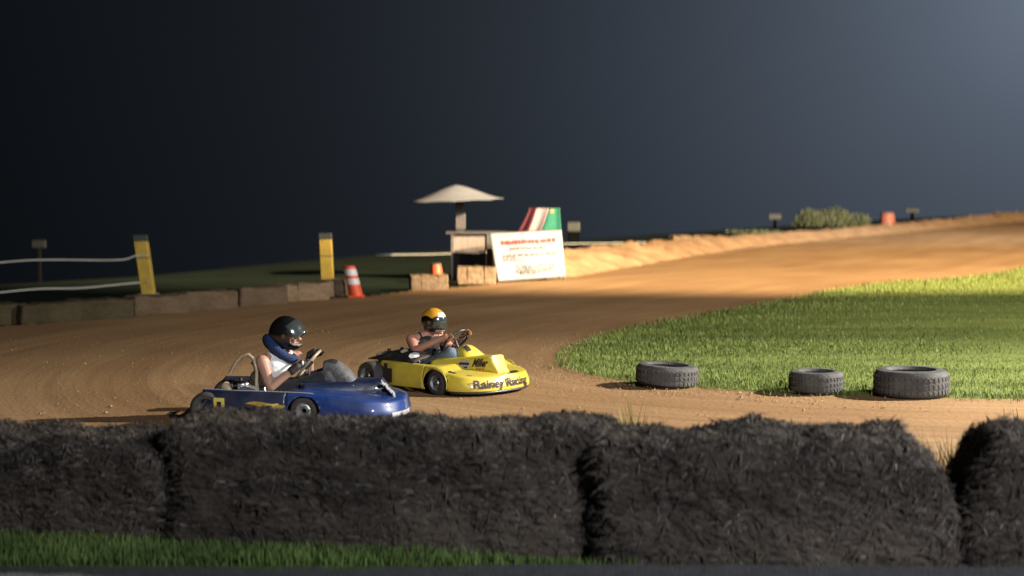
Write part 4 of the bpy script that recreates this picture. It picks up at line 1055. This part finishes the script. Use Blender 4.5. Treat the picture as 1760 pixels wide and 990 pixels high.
def scribble(x0, x1, z0, z1, n, seed, m_mat, name):
    r = random.Random(seed); vs = []; fs = []
    for k in range(n):
        u = (k + .2) / n; a = len(vs); wv = .35 / n; hh = r.uniform(.5, 1)
        vs += [(u, .5 - hh / 2), (u + wv, .5 - hh / 2 + .05), (u + wv + .06, .5 + hh / 2), (u + .06, .5 + hh / 2 - .05)]; fs.append((a, a + 1, a + 2, a + 3))
        a = len(vs); vs += [(u, .42 + .1 * r.random()), (u + 1.0 / n, .46), (u + 1.0 / n, .56), (u, .52)]; fs.append((a, a + 1, a + 2, a + 3))
    return hood_side_decal(name, vs, fs, x0, x1, z0, z1, m_mat, hood)
g2, f2_, _ = glyphs('Miller', 1, .45, .03); hood_side_decal('script_decal', g2, f2_, 1.04, 1.20, .268, .355, M['ink'], hood); scribble(1.08, 1.17, .235, .262, 3, 5, M['red'], 'script_decal')
m_ = MB(); uv, fs = quadgrid(6, 3); KY.nose_decal(m_, [(u, v) for u, v in uv], fs, .83, .84, .1, .11)
def deck_decal(name, x0, x1, f0, f1, shape, m_mat, K=KY, side=-1, par=None):
    uv, fs = shape; vs = []
    for u, v in uv:
        x = x0 + (x1 - x0) * u; q = .62 + .38 * (f0 + (f1 - f0) * v); vs.append(K.pt(x, q, side) + Vector((0, 0, .006)))
    return MB().add(vs, fs).build(name, m_mat, par or nose, smooth=False)
deck_decal('deck_mark', .98, 1.08, .04, .10, quadgrid(4, 2), M['ink']); deck_decal('deck_mark', 1.20, 1.25, .05, .16, quadgrid(4, 2), M['pink_paint'])
deck_decal('intake', 1.30, 1.40, .15, .65, disc(20), M['black'], side=1)
m_ = MB(); uv, fs = quadgrid(8, 4)
uvL = [(0, 0), (1, 0), (1, .75), (.45, .75), (.45, 1), (0, 1)]; KY.side_decal(m_, uvL, [(0, 1, 2, 3, 4, 5)], .17, .30, .09, .285); m_.build('side_number', M['black'], side[-1], smooth=False)
# chrome edge of the front wheel arch
arc = []
for k in range(17):
    a = R(-15 + 120 * k / 16); arc.append(Vector((KY.fa + .168 * math.cos(a), -KY.W * 1.03 - .004, .12 + .168 * math.sin(a))))
MB().tube(arc, .006, 6).build('arch_trim', M['plateyellow'], nose)
# steering fairing
P = []
for i in range(17):
    t = i / 16; x = .74 + .24 * t; zt_ = .335 + .135 * math.sin(math.pi * min(1, .30 + t * .72)) ** 1.0; w_ = .15 + .05 * t; row = []
    for j in range(13):
        a = -1 + j / 6; row.append(Vector((x, a * w_, .34 + (zt_ - .34) * max(0, 1 - abs(a) ** 2.6))))
    P.append(row)
fa_ = MB().grid(P).build('steering_fairing', M['yellow'], yk, mods=[('SOLIDIFY', dict(thickness=.006))])
vs, fs = quadgrid(3, 3); MB().add([P[6 + int(round(u * 5))][3 + int(round(v * 2))] + Vector((0, -.003, .006)) for u, v in vs], fs).build('fairing_mark', M['black'], fa_, smooth=False)
# black rear cover with pale lettering blobs
P = []
for i in range(15):
    t = i / 14; x = -.12 + .66 * t; h = .30 + .105 * math.sin(math.pi * min(1, t * .78 + .06)) * (1 - .3 * sm(.85, 1, t)); row = []
    for j in range(11):
        a = j / 10; row.append(Vector((x, -.24 - .27 * a, .30 + (h - .30) * (1 - a ** 2.4) + .008)))
    P.append(row)
for sy in (1, -1):
    Q = [[Vector((p.x, p.y * sy, p.z)) for p in r_] for r_ in P]
    cv = MB().grid(Q).build('engine_cover' if sy == 1 else 'pod_cover', M['black'], yk, mods=[('SOLIDIFY', dict(thickness=.006))])
    if sy == 1:
        for (i0, j0, di, dj) in ((12.0, 6.0, 2.2, 4.6), (8.6, 5.0, 1.8, 3.0), (3.0, 4.5, 1.2, 6.5)):
            uv, fs = disc(18, .06); vs = []
            for u, v in uv:
                i_ = min(13.9, max(0, i0 + (u - .5) * di)); j_ = min(9.9, max(0, j0 + (v - .5) * dj)); i1, j1 = int(i_), int(j_); fu, fv = i_ - i1, j_ - j1
                p = (Q[i1][j1] * (1 - fu) + Q[i1 + 1][j1] * fu) * (1 - fv) + (Q[i1][j1 + 1] * (1 - fu) + Q[i1 + 1][j1 + 1] * fu) * fv; vs.append(p + Vector((0, -.006, .010)))
            MB().add(vs, fs).build('cover_lettering', M['silver'] if i0 < 9 else M['white'], cv, smooth=False)

J = dict(hip=(.22, 0, .19), belly=(.21, 0, .32), chest=(.24, 0, .44), neck=(.29, 0, .555), head=(.355, 0, .665),
         shr=(.21, -.19, .50), elr=(.33, -.27, .40), wrr=(.5, -.2, .46), gr=(.6, -.15, .5), shl=(.25, .19, .50), ell=(.42, .27, .36), wrl=(.55, .2, .48), gl=(.6, .15, .5),
         hpr=(.32, -.09, .17), knr=(.72, -.15, .37), anr=(1.0, -.12, .13), tor=(1.09, -.12, .18), hpl=(.32, .09, .17), knl=(.74, .14, .36), anl=(1.0, .12, .13), tol=(1.09, .12, .18), swc=(.66, 0, .50))
J['gr'] = rimpt((.66, 0, .50), R(165)); J['wrr'] = J['gr'] + Vector((-.09, -.02, -.005)); J['gl'] = rimpt((.66, 0, .50), R(35)); J['wrl'] = J['gl'] + Vector((-.085, .03, -.03))
p2 = driver('person in gold and white helmet and black tank top driving the yellow kart', loc, -th, J, (M['vest'], M['jeans2']), M['skin2'], 0.25, None)
helmet(p2, Vector((.350, 0, .690)), .25, .06, M['helmet_black'], port=(-34, 18), size=.92, stripe=M['helmet_white'], chin=M['pink_paint'], crown=M['gold'])
